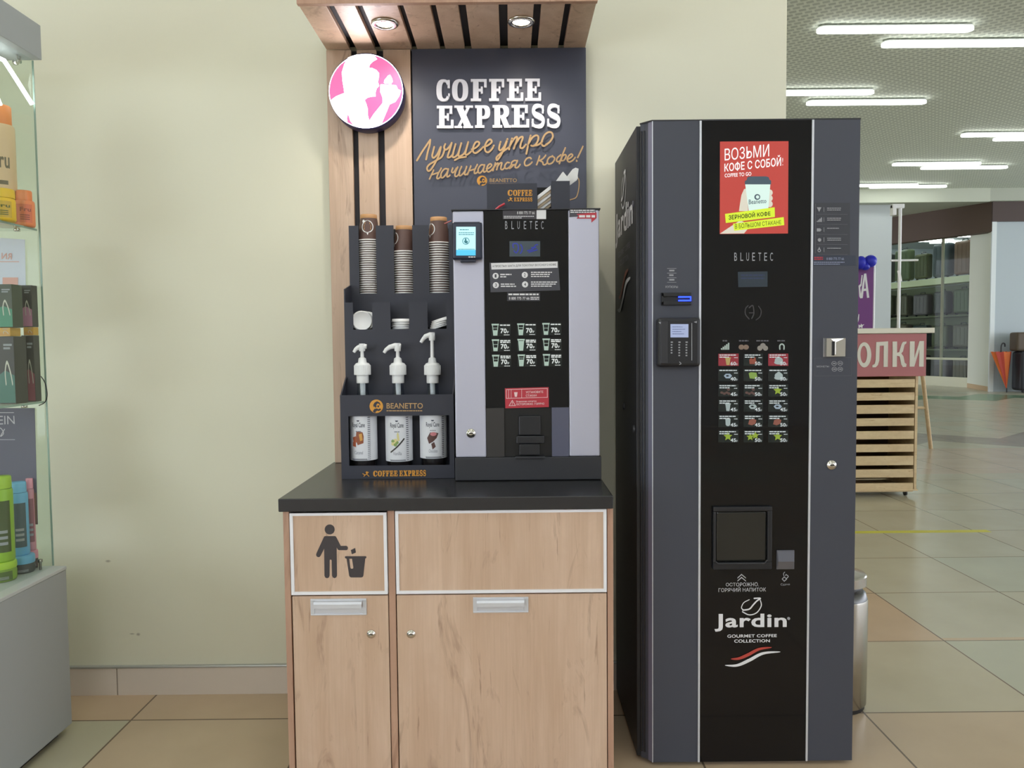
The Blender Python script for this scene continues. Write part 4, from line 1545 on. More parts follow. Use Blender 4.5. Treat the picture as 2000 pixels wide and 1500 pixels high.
# red notice
nr = MB().pp(mm, [(986, 758.5), (1071.5, 756), (1072, 795), (987, 797.5)], .0006).build('warning_sticker', RED, gl)
q = MB()
q.pp(mm, [[(988.5, 760.5), (1069.5, 758.2), (1069.5, 776.5), (988.5, 778.5)], [(989.4, 761.4), (1068.6, 759.1), (1068.6, 775.7), (989.4, 777.6)]], .0005, .0007)
q.pr(mm, 993, 761.2, 993.8, 777.5, .0004, .0007).pr(mm, 998, 761.2, 998.6, 777.5, .0004, .0007).pr(mm, 1018.5, 760, 1019.2, 777, .0004, .0007)
q.pp(mm, [(1004, 766), (1011, 766), (1009.5, 775), (1005.5, 775)], .0005, .0007)
q.text(mm, 'УСТАНОВИТЕ', ((1027, 763.8), (1061, 762.9), (1061, 767.4), (1027, 768.3)), base=.0007, bold=.02)
q.text(mm, 'СТАКАН', ((1027, 770.5), (1048, 770), (1048, 774.3), (1027, 774.9)), base=.0007, bold=.02)
q.pp(mm, [[(1000.5, 781), (1007.5, 792.5), (993.5, 792.8)], [(1000.5, 783), (1005.8, 791.6), (995.2, 791.8)]], .0005, .0007)
q.pr(mm, 1000, 785, 1001, 789, .0005, .0007).pr(mm, 1000, 790, 1001, 791, .0005, .0007)
q.text(mm, 'Внимание напиток', ((1008.5, 782.5), (1048, 781.5), (1048, 784.9), (1008.5, 785.9)), base=.0007, bold=.01)
q.text(mm, 'ОСТОРОЖНО, ГОРЯЧО', ((1008.5, 787.5), (1063, 786.2), (1063, 790.8), (1008.5, 792)), base=.0007, bold=.02)
q.build('sticker_print', mat('notice_pink', S(236, 206, 208), .5), nr)

# ------------------------------------------------------------------ napkin and sugar holder on top of the machine
HY = 2.40
hm = PY(HY)
hol = thing('napkin_holder', 'black box for sugar sachets and napkins on top of the coffee machine', 'holder', (.03, HY, MZ))
hz = lambda py: U(1030, py, HY).z
hx = lambda px: U(px, 380, HY).x
h = MB()
zt1, zt2, zm = hz(358), hz(354), hz(404)
h.prism([[(hx(951), MZ + .0005), (hx(1113), MZ + .0005), (hx(1113), zt2), (hx(1077), zt2), (hx(1077), MZ + .012), (hx(1049), MZ + .012), (hx(1049), zt1), (hx(951), zt1)]], HY, HY + .003)
h.build('front_panel', ORG, hol)
for x in (hx(951), hx(1049) - .003, hx(1077), hx(1113) - .003):
    MB().box(x, x + .003, HY + .003, HY + .085, MZ + .0005, zt1 - .001).build('partition', ORG, hol)
MB().box(hx(951), hx(1113), HY + .085, HY + .088, MZ + .0005, zt1 + .004).build('back_panel', ORG_IN, hol)
k = MB()
lx = [(991.5, 1001), (1002, 1010.5), (1011, 1017.5), (1018.3, 1024.8), (1025.5, 1032), (1032.8, 1039.5)]
for ch, b_ in zip('COFFEE', lx):
    slab(k, hm, ch, [(b_[0], 371, b_[1], 382.5)], .0008)
lx = [(1004, 1008.6), (1009.4, 1014.4), (1015.2, 1019.4), (1020.2, 1025), (1025.8, 1030), (1030.8, 1034.8), (1035.6, 1039.6)]
for ch, b_ in zip('EXPRESS', lx):
    slab(k, hm, ch, [(b_[0], 386, b_[1], 393.5)], .0008)
k.ribbon(hm, [(992.5, 390), (996, 391.5), (1000, 387.5)], 1.5).ribbon(hm, [(993, 393.5), (997, 390.5), (1001, 393.5)], 1.2).pp(hm, circ(997, 387.5, 1.7, 10))
k.build('orange_lettering', ORANGE, hol)
# sugar sachets leaning in the middle slot
sac0 = None
for i in range(6):
    y0_, y1_ = 386 + (i - .5) * 6.6, 366 + (i - .5) * 6.6
    q = MB().pp(PY(HY + .012 + i * .004), [(1049.8, y0_), (1075.6, y1_), (1075.6, y1_ + 7.6), (1049.8, y0_ + 7.6)], .006)
    o = q.build('sugar_sachet', [PAPER, mat('sachet_kraft', S(190, 172, 146), .7)][i % 2], loc=U(1062, (y0_ + y1_) / 2, HY + .012))
    tag(o, '%s sugar sachet slanting in the slot of the black holder, %s' % (('white', 'tan')[i % 2], ['topmost', 'second from the top', 'third from the top', 'third from the bottom', 'second from the bottom', 'lowest'][i]), 'sachet', 'sugar sachets in the black holder')
# napkins standing in the right compartment
for i, (pts, y, lb) in enumerate((([(1080, 362), (1113, 362), (1113, 352), (1100, 336), (1098, 337)], .02, 'white folded napkin with the low left peak in the holder'),
                                  ([(1094, 362), (1113, 362), (1127, 352), (1130, 330), (1124, 328), (1118, 331)], .035, 'tallest white folded napkin rising at the right of the holder'),
                                  ([(1100, 362), (1113, 362), (1129, 349), (1128, 342), (1112, 344)], .05, 'white folded napkin behind the others at the right of the holder'))):
    q = MB()
    M_ = PY(HY + y)
    lo = [(p[0], p[1]) for p in pts]
    q.pp(M_, lo, .004)
    q.pp(M_, [(1085, 400), (1112, 400), (1112, 361), (1085, 361)], .0035)
    o = q.build('paper_napkin', PAPER, loc=(hx(1095), HY + y, MZ + .002))
    tag(o, lb, 'napkin', 'napkins in the black holder')
o = MB().tube([U(968, 410, HY - .02), U(975, 404, HY - .02), U(986, 398, HY - .02)], .0035, 8).build('red_sachet', RED, loc=U(970, 405, HY - .02))
tag(o, 'small red paper tip sticking up behind the coffee machine top edge', 'sachet')
o = MB().tube([U(868, 437, 2.36), U(882, 431, 2.36)], .0018, 8).build('red_stirrer', mat('stirrer_red', S(190, 110, 104), .5), loc=U(868, 437, 2.36))
tag(o, 'thin red stirrer poking out beside the rightmost cup stack', 'stirrer')

# ================================================================== VENDING MACHINE
VY, VX0, VX1, VZ = 2.2325, .4095, 1.0024, 1.8882
VS = .368
ven = thing('vending_machine', 'tall black coffee vending machine standing on the floor right of the kiosk', 'vending machine', (.69, 2.48, 0))
vm = PY(VY)
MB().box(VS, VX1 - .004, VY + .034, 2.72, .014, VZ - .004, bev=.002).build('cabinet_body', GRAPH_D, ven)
for x, y in ((VS + .05, VY + .1), (VX1 - .06, VY + .1), (VS + .05, 2.66), (VX1 - .06, 2.66)):
    MB().lathe([(.02, 0), (.022, .004), (.014, .006), (.014, .014)], (x, y, 0), 16).build('foot', BLKPLAS, ven)
zp0, zp1 = .012, VZ
pl_ = lambda pts, nm, mt, z0=zp0, z1=zp1: MB().prism([pts], z0, z1, 0, lambda a, b_, t: Vector((a, b_, t))).build(nm, mt, ven)
pl_([(VX0, VY + .003), (VX1, VY + .003), (VX1, VY + .032), (VS + .012, VY + .032), (VS + .022, VY + .024)], 'door_frame', GRAPH)
pl_([(VX0 - .001, VY + .0005), (VX0 - .001, VY + .003), (VS + .0345, VY + .0145), (VS + .031, VY + .0135)], 'door_edge_trim', mat('edge_trim', S(122, 122, 144), .4, .4))
for dx, dy in ((.022, .024), (.014, .030)):
    MB().tube([(VS + dx, VY + dy, zp0 + .02), (VS + dx, VY + dy, zp1 - .02)], .0035, 8).build('door_seal', BLKPLAS, ven)
MB().prism([[(VX0 - .002, VY), (VX1 + .001, VY), (VX1 + .001, VY + .033), (VS + .01, VY + .033)]], VZ, VZ + .004, 0, lambda a, b_, t: Vector((a, b_, t))).build('top_cap', BLKPLAS, ven)
ex = lambda px, py=800: U(px, py, VY).x
xa, xb, xc, xd = ex(1364.5), ex(1368.5), ex(1580), ex(1584)
lpan = MB().box(VX0, xa, VY, VY + .004, zp0, zp1, bev=.0006).build('front_panel', GRAPH, ven)
rpan = MB().box(xd, VX1, VY, VY + .004, zp0, zp1, bev=.0006).build('front_panel', GRAPH, ven)
MB().box(xa, xb, VY - .003, VY + .004, zp0, zp1, bev=.001).build('silver_strip', ALU, ven)
MB().box(xc, xd, VY - .003, VY + .004, zp0, zp1, bev=.001).build('silver_strip', ALU, ven)
MB().box(VX0 - .0015, VX0 + .0008, VY - .0015, VY + .004, zp0, zp1, bev=.0004).build('silver_strip', ALU, ven)
gls = MB().box(xb, xc, VY, VY + .004, zp0, zp1).build('glass_front', BLKGLASS, ven)
# advertising screen
ADR = mat('ad_red', S(196, 66, 58), .35, emit=.62, ecol=S(206, 76, 66))
ADW = mat('ad_white', S(240, 240, 240), .35, emit=.85, ecol=S(250, 250, 250))
ADC = mat('ad_cup', S(214, 236, 228), .35, emit=.8, ecol=S(214, 240, 230))
ADG = mat('ad_lid', S(74, 92, 104), .35, emit=.55, ecol=S(80, 98, 112))
ADH = mat('ad_hand', S(222, 210, 190), .35, emit=.7, ecol=S(226, 222, 205))
ADY = mat('ad_yellow', S(206, 226, 50), .35, emit=.85, ecol=S(208, 230, 50))
ADK = mat('ad_ink', S(52, 66, 24), .35, emit=.05)
c4 = lambda p: [(1180 + x / 3.846, 220 + y / 3.846) for x, y in p]
ads = MB().pp(vm, c4([(870, 218), (1384, 215), (1380, 908), (868, 912)]), .001).build('ad_screen', ADR, gls)
ad = MB()
B = .0012
ad.pp(vm, c4([(868, 910), (930, 868), (1020, 810), (1100, 845), (1050, 908)]), .0004, B, 2)           # wrist
ad.pp(vm, c4([(1012, 740), (1020, 680), (1030, 620), (1050, 575), (1070, 570), (1078, 600), (1075, 660), (1080, 740)]), .0004, B, 2)  # thumb
for y0 in (580, 622, 665):
    ad.pp(vm, c4(circ(1243, y0 + 22, 22, 14, 24)), .0004, B, 2)
ad.pp(vm, c4([(1058, 540), (1246, 540), (1230, 745), (1085, 745)]), .0004, B + .0005, 0)
ad.pp(vm, c4([(1075, 485), (1100, 480), (1215, 480), (1235, 487), (1240, 505), (1252, 512), (1252, 540), (1055, 540), (1055, 515), (1068, 508)]), .0004, B + .0005, 1)
ad.pp(vm, [c4(circ(1148, 635, 22, 20)), c4(circ(1150, 635, 13, 16))], .0004, B + .001, 1)
ad.text(vm, 'Beanetto', c4([(1084, 655), (1216, 648), (1216, 680), (1084, 690)]), base=B + .001, mi=3, bold=.01)
ad.pp(vm, c4([(906, 762), (1278, 712), (1280, 785), (912, 830)]), .0004, B + .0012, 4)
ad.pp(vm, c4([(966, 835), (1346, 786), (1350, 846), (975, 888)]), .0004, B + .0012, 4)
ad.text(vm, 'ЗЕРНОВОЙ КОФЕ', c4([(932, 764), (1245, 736), (1247, 775), (933, 808)]), base=B + .0018, mi=5, bold=.03)
ad.text(vm, 'В БОЛЬШОМ СТАКАНЕ', c4([(980, 838), (1326, 808), (1328, 838), (981, 874)]), base=B + .0018, mi=5)
ad.build('ad_picture', [ADC, ADG, ADH, ADG, ADY, ADK], ads)
at = MB()
at.text(vm, 'ВОЗЬМИ', c4([(904, 272), (1238, 236), (1238, 330), (904, 362)]), base=B, t=.0005)
at.text(vm, 'КОФЕ С СОБОЙ!', c4([(902, 368), (1342, 316), (1342, 402), (902, 448)]), base=B, t=.0005, bold=.02)
at.text(vm, 'COFFEE TO GO', c4([(904, 460), (1104, 446), (1104, 474), (904, 488)]), base=B, t=.0005, bold=.02)
at.build('ad_lettering', ADW, ads)
q = MB()
for ch, x in zip('BLUETEC', (1434, 1446, 1457.5, 1469, 1481, 1492.5, 1504)):
    q.tr(vm, ch, x, 493.5, x + 5.4, 509.5)
q.build('brand_lettering', GREYP, gls)
lc = MB().pp(vm, [(1441, 531), (1499, 530), (1499, 560), (1442, 561)]).build('display', mat('lcd_vending', S(64, 78, 92), .35, emit=.10, ecol=S(84, 104, 120)), gls)
lines(MB(), vm, 1447, 536, 1493, 2, 6, 3, .0007).build('display_print', mat('lcd_print', S(72, 88, 132), .4, emit=.12, ecol=S(76, 92, 140)), lc)
q = MB().ribbon(vm, [(1461, 597), (1456, 603), (1456, 614), (1463, 623)], 2).ribbon(vm, [(1463, 601), (1470, 597), (1472, 612), (1468, 622)], 2.4).ribbon(vm, [(1463, 611), (1471, 611)], 2).ribbon(vm, [(1481, 598), (1486, 607), (1484, 618), (1476, 625)], 2)
q.build('faint_logo', mat('faint_print', S(62, 60, 64), .4), gls)

# strength and extras icons
GRN = mat('icon_mint', S(206, 222, 214), .4, emit=.3, ecol=S(206, 226, 216))
TAN = mat('icon_tan', S(176, 150, 130), .4, emit=.18, ecol=S(180, 154, 134))
PALE = mat('icon_pale', S(186, 180, 170), .4, emit=.2, ecol=S(190, 184, 174))
q = MB()
for i in range(5):
    q.pr(vm, 1408 + i * 3.4, 682 - i * 2.6 - 2, 1410.6 + i * 3.4, 683)
q.build('strength_icon', GRN, gls)
MB().ribbon(vm, [(1523, 682), (1523, 675), (1527, 672), (1531, 675), (1531, 682)], 2.6).build('arch_icon', GRN, gls)
q = MB().pp(vm, circ(1448, 678, 5.5, 14, 5)).pp(vm, circ(1457, 678, 5.5, 14, 5))
q.build('milk_icon', TAN, gls)
q = MB().pp(vm, circ(1484, 680, 5, 14)).pp(vm, circ(1495, 680, 5, 14)).pp(vm, circ(1490, 675.5, 5.5, 14))
q.build('sugar_icon', PALE, gls)
q = MB()
for x, w in ((1411, 9), (1443, 19), (1477, 24), (1518, 15)):
    lines(q, vm, x, 664.5, x + w, 1, 2, 2.2)
q.build('icon_captions', DIMP, gls)
# eighteen backlit drink buttons
BG = mat('drink_dark', S(44, 56, 56), .3, emit=.06, ecol=S(52, 66, 66))
BR = mat('drink_red', S(178, 62, 74), .3, emit=.28, ecol=S(190, 70, 84))
VW = mat('drink_print', S(216, 224, 226), .4, emit=.55, ecol=S(216, 226, 228))
PICS = {k_: mat('pic_' + k_, c, .4, emit=.32, ecol=c) for k_, c in dict(w=S(196, 214, 214), b=S(186, 206, 224), y=S(176, 206, 70), g=S(160, 196, 96), r=S(176, 96, 76), n=S(112, 86, 80), o=S(214, 190, 120), e=S(170, 106, 90)).items()}
prices = ['60', '50', '50', '40', '50', '50', '45', '50', '50', '45', '45', '45', '45', '45', '50', '45', '50', '50']
kinds = ['o', 'r', 'w', 'b', 'g', 'w', 'n', 'n', 'y', 'w', 'w', 'b', 'w', 'e', 'e', 'y', 'y', 'y']
shape = ['glass', 'splash', 'cream', 'cup', 'square', 'cream', 'beans', 'beans', 'star', 'glass', 'cup', 'cup', 'mug', 'choc', 'choc', 'star', 'star2', 'star']
for i in range(18):
    r, c_ = divmod(i, 3)
    x0 = (1403, 1452.5, 1500.5)[c_]
    y0 = 691 + r * 29.9
    w, hgt = (39.5, 37.5, 39)[c_], 23.5
    b_ = MB().pp(vm, [(x0, y0), (x0 + w, y0 - .4), (x0 + w, y0 + hgt), (x0, y0 + hgt)]).build('drink_button', BR if i in (0, 2) else BG, gls)
    K = PICS[kinds[i]]
    q = MB()
    cx, cy_ = x0 + w * .47, y0 + 14
    sh = shape[i]
    if sh == 'glass':
        q.pp(vm, [(cx - 5, cy_ - 6), (cx + 5, cy_ - 6), (cx + 3, cy_ + 8), (cx - 3, cy_ + 8)], .0005, .0007).ribbon(vm, [(cx - 5, cy_ - 6), (cx + 5, cy_ - 6)], 2, .0005, .0008)
    elif sh == 'mug':
        q.pp(vm, [(cx - 5, cy_ - 7), (cx + 5, cy_ - 7), (cx + 4.4, cy_ + 5), (cx + 2, cy_ + 7.5), (cx - 2, cy_ + 7.5), (cx - 4.4, cy_ + 5)], .0005, .0007)
    elif sh == 'cup':
        q.pp(vm, [(cx - 8, cy_ - 1), (cx - 4, cy_ - 5), (cx + 4, cy_ - 5), (cx + 8, cy_ - 1), (cx + 4, cy_ + 4), (cx - 4, cy_ + 4)], .0005, .0007).pp(vm, circ(cx - 1, cy_ - .8, 3, 12, 1.6), .0004, .0012, 1)
    elif sh == 'cream':
        q.pp(vm, circ(cx + 2, cy_ - 1, 8, 16, 6.5), .0005, .0007).pp(vm, circ(cx + 2, cy_ + 3, 9, 16, 4), .0005, .0007).pp(vm, circ(cx + 2, cy_ - 5, 4, 12, 4), .0005, .0007)
    elif sh == 'square':
        q.pp(vm, [(cx - 8, cy_ - 6), (cx - 4, cy_ - 8), (cx + 7, cy_ - 7), (cx + 9, cy_ + 2), (cx + 3, cy_ + 5), (cx - 6, cy_ + 4)], .0005, .0007)
    elif sh.startswith('star'):
        for dx, dy, s_ in ([(0, 0, 1)] if sh == 'star' else [(-5, 1, .85), (5, -2, .85)]):
            st = []
            for j in range(10):
                rr = (9 if j % 2 == 0 else 4.2) * s_
                a = -PI / 2 + j * PI / 5
                st.append((cx + dx + rr * math.cos(a), cy_ + dy - 2 + rr * math.sin(a)))
            q.pp(vm, st, .0005, .0007)
    elif sh == 'beans':
        for dx, dy in ((-10, 2), (-5, 4), (0, 2), (4, 4), (3, -4)):
            q.pp(vm, circ(cx + dx - 2, cy_ + dy, 3.2, 10, 2.5), .0005, .0007)
    elif sh == 'splash':
        q.pp(vm, [(cx - 6, cy_ + 6), (cx - 7, cy_ - 2), (cx - 3, cy_ - 7), (cx, cy_ - 3), (cx + 5, cy_ - 8), (cx + 6, cy_ - 1), (cx + 9, cy_ + 4), (cx + 2, cy_ + 6)], .0005, .0007)
    else:
        q.pp(vm, [(cx - 9, cy_ + 4), (cx - 7, cy_ - 4), (cx + 1, cy_ - 7), (cx + 7, cy_ - 4), (cx + 5, cy_ + 3), (cx - 2, cy_ + 6)], .0005, .0007)
    q.build('drink_picture', [K, BG], b_)
    q = MB().tr(vm, prices[i], x0 + w - 16, y0 + 15.5, x0 + w - 5.5, y0 + 22.5, base=.0012, bold=.03)
    q.tr(vm, 'Р', x0 + w - 4.6, y0 + 18.8, x0 + w - 2.4, y0 + 22.5, base=.0012)
    lines(q, vm, x0 + 2, y0 + 1.5, x0 + w - 2, 1 if r in (1,) else 2, 4, 2.0, .0012, 0, (.95,) if r == 1 else (.9, .55))
    lines(q, vm, x0 + w - 9, y0 + 7, x0 + w - 2, 1, 2, 1.2, .0012)
    q.build('price_print', VW, b_)

# left panel: bank note slot and card terminal
q = MB()
for i in range(3):
    y = 524 + i * 9
    q.pr(vm, 1303, y, 1321, y + .8).pr(vm, 1303, y + 9, 1321, y + 9.6)
    lines(q, vm, 1307, y + 3, 1317, 1, 2, 3)
q.tr(vm, 'КУПЮРЫ', 1300, 558, 1324, 562.5, bold=.02)
q.build('banknote_print', GREYP, lpan)
bs = MB()
B0 = VY - .010
x0, x1 = ex(1291, 583), ex(1349, 583)
z0, z1 = U(1320, 596, VY).z, U(1320, 572, VY).z
bs.box(x0, x1, B0, VY, z0, z0 + (z1 - z0) * .30, bev=.001).box(x0, x1, B0, VY, z1 - (z1 - z0) * .30, z1, bev=.001).box(x0, x0 + .005, B0, VY, z0, z1)
bs.box(x0 + .003, x1 - .003, VY - .003, VY, z0 + .004, z1 - .004)
bso = bs.build('banknote_slot', BLKPLAS, lpan)
BLUE = mat('slot_blue', S(40, 60, 240), .3, emit=1.6, ecol=S(40, 70, 255))
xm = ex(1324, 583)
bl = MB().box(xm, x1 - .002, B0 - .001, B0 + .006, z0 + .0105, z0 + .0145).box(xm, x1 - .002, B0 - .001, B0 + .006, z1 - .0145, z1 - .0105).box(x1 - .003, x1 - .001, B0 - .001, B0 + .004, z0 + .011, z1 - .011)
bl.build('slot_light', BLUE, bso)
TY = VY - .034
x0, x1 = ex(1280.5, 668), ex(1363.5, 668)
tb = MB().box(x0, x1, TY, VY + .002, U(1320, 716, VY).z, U(1320, 621, VY).z, bev=.010, seg=3).build('card_terminal', BLKPLAS, lpan)
tp = PY(TY)
tsx = lambda px: px + (px - 1000) * .012
s_ = MB().pr(tp, 1309.5, 633, 1344.5, 659).build('screen', mat('card_screen', S(178, 190, 224), .3, emit=.55, ecol=S(184, 198, 236)), tb)
q = MB()
lines(q, tp, 1313, 638, 1338, 4, 4.5, 1.2, .001, 0, (.8, 1, .7, .9))
q.build('screen_print', mat('card_print', S(110, 122, 160), .4), s_)
kp = MB()
for cx, n_ in ((1312, 5), (1327, 6), (1341, 6)):
    for j in range(n_):
        y = 667 + j * 5.2
        kp.tr(tp, '1 2 3 4 5 6'.split()[j] if cx == 1312 else '▪', cx - 1.8, y, cx + 1.4, y + 3.2) if False else kp.pr(tp, cx - 2, y, cx + (2.2 if j == 0 else 1.2), y + 2.6)
kp.pp(tp, [(1286, 629), (1293, 629), (1289.5, 633)]).pp(tp, [(1355, 629), (1361, 627), (1360.5, 631)]).ribbon(tp, [(1327, 707), (1330, 710), (1327, 712)], 1.4).pr(tp, 1350.5, 631, 1351.6, 704)
kp.build('keypad_print', GREYP, tb)
MB().box(ex(1286, 668), ex(1299, 668), TY - .002, TY + .004, U(1320, 709, VY).z, U(1320, 628, VY).z, bev=.001).build('card_reader', DKPLAS, tb)

# right panel: info stickers, coin slot, lock
dim = MB()
dim.pr(vm, 1592, 398, 1592.7, 495)
q = MB()
for i in range(5):
    y = 409 + i * 19.6
    dim.pr(vm, 1595, y + 9.5, 1655, y + 10.1)
    lines(q, vm, 1615, y - 3, 1642 - (i == 2) * 4, 1 if i in (2, 4) else 2, 3.6, 1.5)
    q.pr(vm, 1608.5, y - 4, 1609.1, y + 5)
    if i == 0:
        q.pp(vm, [(1595, y - 4), (1604, y - 4), (1599.5, y + 5)])
    elif i == 1:
        for j in range(4):
            q.pr(vm, 1595 + j * 2.6, y + 4 - j * 2.2 - 1, 1597 + j * 2.6, y + 5)
    elif i == 2:
        q.pr(vm, 1595, y - 2, 1602, y + 4).pp(vm, [(1602, y - 1), (1604.5, y + 1), (1602, y + 3)])
    elif i == 3:
        q.pp(vm, circ(1600, y + 1, 3.4, 14))
    else:
        q.pp(vm, [circ(1599.5, y + 2, 3.2, 14), circ(1599.5, y + 2, 1.8, 14)]).pp(vm, [(1597.5, y), (1599.5, y - 5), (1601.5, y)])
ist = MB().pr(vm, 1590, 396, 1660, 498, .0005).build('info_sticker', mat('info_dark', S(58, 60, 68), .5), rpan)
for a_ in (dim, q):
    for v in a_.v:
        v.y -= .0006
dim.build('divider_lines', DIMP, ist)
q.build('sticker_print', GREYP, ist)
cs_ = MB().pr(vm, 1587.5, 499, 1671, 518.5).build('contact_sticker', mat('contact_dark', S(52, 58, 74), .5), rpan)
q = MB().tr(vm, '8 800 775 77 66', 1614, 503, 1648, 508, base=.0007, bold=.015)
lines(q, vm, 1589, 511.5, 1649, 2, 3.6, 1.6, .0007, 0, (1, .85))
q.build('sticker_print', mat('contact_print', S(140, 150, 176), .5), cs_)
q = MB()
lines(q, vm, 1590, 502, 1607, 2, 3.4, 2.0, .0007)
q.build('red_sticker_print', RED, cs_)
x0, x1, z0, z1 = ex(1607, 678), ex(1650, 678), U(1628, 697, VY).z, U(1628, 660, VY).z
k = MB()
xs0, xs1 = x0 + (x1 - x0) * .36, x0 + (x1 - x0) * .44
k.add([(x0, VY - .003, z0), (x1, VY - .003, z0), (x1, VY - .003, z1), (x0, VY - .003, z1), (x0 + .006, VY - .012, z0 + .001), (x1 - .001, VY - .007, z0 + .001), (x1 - .001, VY - .007, z1 - .001), (x0 + .006, VY - .012, z1 - .001),
       (xs0, VY - .010, z0 + .001), (xs0, VY - .010, z1 - .008)],
      [(0, 1, 5, 4), (1, 2, 6, 5), (2, 3, 7, 6), (3, 0, 4, 7), (4, 5, 6, 7)])
k.box(x0, x1, VY - .003, VY, z0, z1)
k.box(xs1, xs1 + .003, VY - .016, VY - .006, z0 + .006, z1 - .008, bev=.001)
k.add([(xs0 - .005, VY - .0125, z1 - .003), (x1 - .006, VY - .0078, z1 - .002), (xs1 + .002, VY - .0128, z1 - .013)], [(0, 1, 2)])
cs0 = k.build('coin_slot', CHROME, rpan)
MB().box(xs0, xs1, VY - .0135, VY - .008, z0 + .004, z1 - .010).build('coin_opening', BLKPLAS, cs0)
q = MB().tr(vm, 'МОНЕТЫ', 1595, 714, 1619, 717.5, bold=.015)
for cx, cy_ in ((1629, 710), (1641, 709.5), (1629.5, 721), (1641, 721)):
    q.pp(vm, [circ(cx, cy_, 5, 18, 4.4), circ(cx, cy_, 4.2, 18, 3.6)])
    lines(q, vm, cx - 2.5, cy_ - 1, cx + 2.5, 1, 2, 1.8)
q.build('coin_print', GREYP, rpan)
q = MB()
q.pp(vm, [[(1591, 699), (1663, 698), (1663, 734), (1591, 735)], [(1591.6, 699.7), (1662.4, 698.7), (1662.4, 733.3), (1591.6, 734.3)]], .0004)
q.build('coin_frame_line', mat('very_dim', S(82, 84, 92), .5), rpan)
lock(rpan, (ex(1624, 908), VY, U(1624, 908, VY).z), .0125)

# cup door, coin return
DG = mat('cup_door_window', S(40, 40, 38), .18, 0, .5)
X = lambda px: U(px, 1050, VY).x
Zz = lambda py: U(1448, py, VY).z
fr = MB()
for a in ((1391, 1505, 988, 997), (1391, 1505, 1096, 1110), (1391, 1396, 997, 1096), (1496, 1505, 997, 1096)):
    fr.box(X(a[0]), X(a[1]), VY - .014, VY, Zz(a[3]), Zz(a[2]), bev=.002)
fo = fr.build('cup_door_frame', BLKPLAS, gls)
MB().box(X(1396.5), X(1495.5), VY - .009, VY - .0005, Zz(1095.5), Zz(997.5), bev=.006, seg=3).build('cup_door', DG, fo)
MB().tube([(X(1396), VY - .013, Zz(1094)), (X(1400), VY - .015, Zz(1098)), (X(1490), VY - .015, Zz(1098)), (X(1496), VY - .013, Zz(1092))], .0025, 8).build('door_lip', DKPLAS, fo)
k = MB()
k.box(X(1516.5), X(1551), VY - .004, VY, Zz(1112), Zz(1075), bev=.001)
k.add([(X(1518), VY - .0045, Zz(1110)), (X(1549.5), VY - .0045, Zz(1110)), (X(1549.5), VY - .010, Zz(1096)), (X(1518), VY - .010, Zz(1096)), (X(1549.5), VY - .0045, Zz(1077)), (X(1518), VY - .0045, Zz(1077))], [(0, 1, 2, 3), (3, 2, 4, 5), (0, 3, 5), (1, 4, 2)])
k.build('coin_return', mat('coin_return_metal', S(120, 122, 134), .3, .7), gls)
c5 = lambda p: [(1360 + x / 4.167, 960 + y / 4.167) for x, y in p]
q = MB()
for dy in (0, 24):
    q.pp(vm, c5([(335, 700 + dy), (368, 670 + dy), (403, 700 + dy), (403, 708 + dy), (368, 680 + dy), (335, 708 + dy)]))
q.text(vm, 'ОСТОРОЖНО,', c5([(240, 743), (508, 738), (508, 774), (240, 774)]), bold=.015)
q.text(vm, 'ГОРЯЧИЙ НАПИТОК', c5([(180, 778), (566, 772), (566, 812), (180, 818)]), bold=.015)
q.build('warning_lettering', mat('warning_print', S(176, 176, 180), .5), gls)
q = MB()
q.pp(vm, [c5([(715, 690), (740, 712), (715, 734), (695, 712)]), c5([(715, 698), (731, 712), (715, 726), (704, 712)])])
q.ribbon(vm, c5([(735, 705), (748, 690), (730, 675)]), 1.4).ribbon(vm, c5([(712, 684), (708, 668), (718, 655)]), 1.4).ribbon(vm, c5([(724, 684), (728, 672)]), 1.4)
q.text(vm, 'Сдача', c5([(686, 748), (760, 745), (760, 765), (686, 768)]))
q.build('change_print', GREYP, gls)


def jardin(m, q4, mats, parent, dims=False):
    """coffee brand block: bean, name, caption, swooshes; q4 maps the crop coordinates of the front print."""
    w = 1.0
    a = MB()
    a.ribbon(m, q4([(430, 880), (385, 905), (367, 945), (382, 962)]), 1.6 * w)
    a.ribbon(m, q4([(375, 978), (430, 1003), (490, 985), (527, 930), (520, 885)]), 2.0 * w)
    a.ribbon(m, q4([(378, 964), (430, 955), (462, 920), (492, 888), (520, 868), (470, 868)]), 2.8 * w)
    a.text(m, 'Jardin', q4([(148, 996), (735, 992), (735, 1136), (148, 1140)]), bold=.03)
    a.pp(m, q4(circ(750, 1032, 12, 12)), .0006, 0, 3)
    a.text(m, 'GOURMET COFFEE', q4([(252, 1164), (654, 1160), (654, 1184), (252, 1190)]), mi=1, bold=.02)
    a.text(m, 'COLLECTION', q4([(308, 1204), (598, 1202), (598, 1226), (308, 1230)]), mi=1, bold=.02)
    a.ribbon(m, q4([(280, 1360), (345, 1356), (420, 1325), (510, 1280), (612, 1266)]), 6.2, taper=True, mi=2)
    a.ribbon(m, q4([(232, 1412), (330, 1412), (430, 1370), (540, 1315), (682, 1302)]), 6.2, taper=True)
    return a.build('brand_logo', mats, parent)


REDP = mat('swoosh_red', S(186, 70, 60), .5)
jardin(vm, c5, [WHITE, WHITE, REDP, GREYP], gls)
# the same print on the left side wall of the machine, larger
side_o = [o for o in ven.children if o.name.startswith('cabinet_body')][0]
p0, p1 = onX(1203, 448, VS), onX(1236, 424, VS)   # mid height of the name, both ends


def side_map(px, py, off=0.0):
    u = (px - 1395.5) / (1536.4 - 1395.5)
    y = p0.y + (p1.y - p0.y) * u
    s_ = abs(p1.y - p0.y) / (1536.4 - 1395.5) * 1.25
    z = (p0.z + p1.z) / 2 - (py - 1216) * s_
    return Vector((VS - off - .0003, y, z))


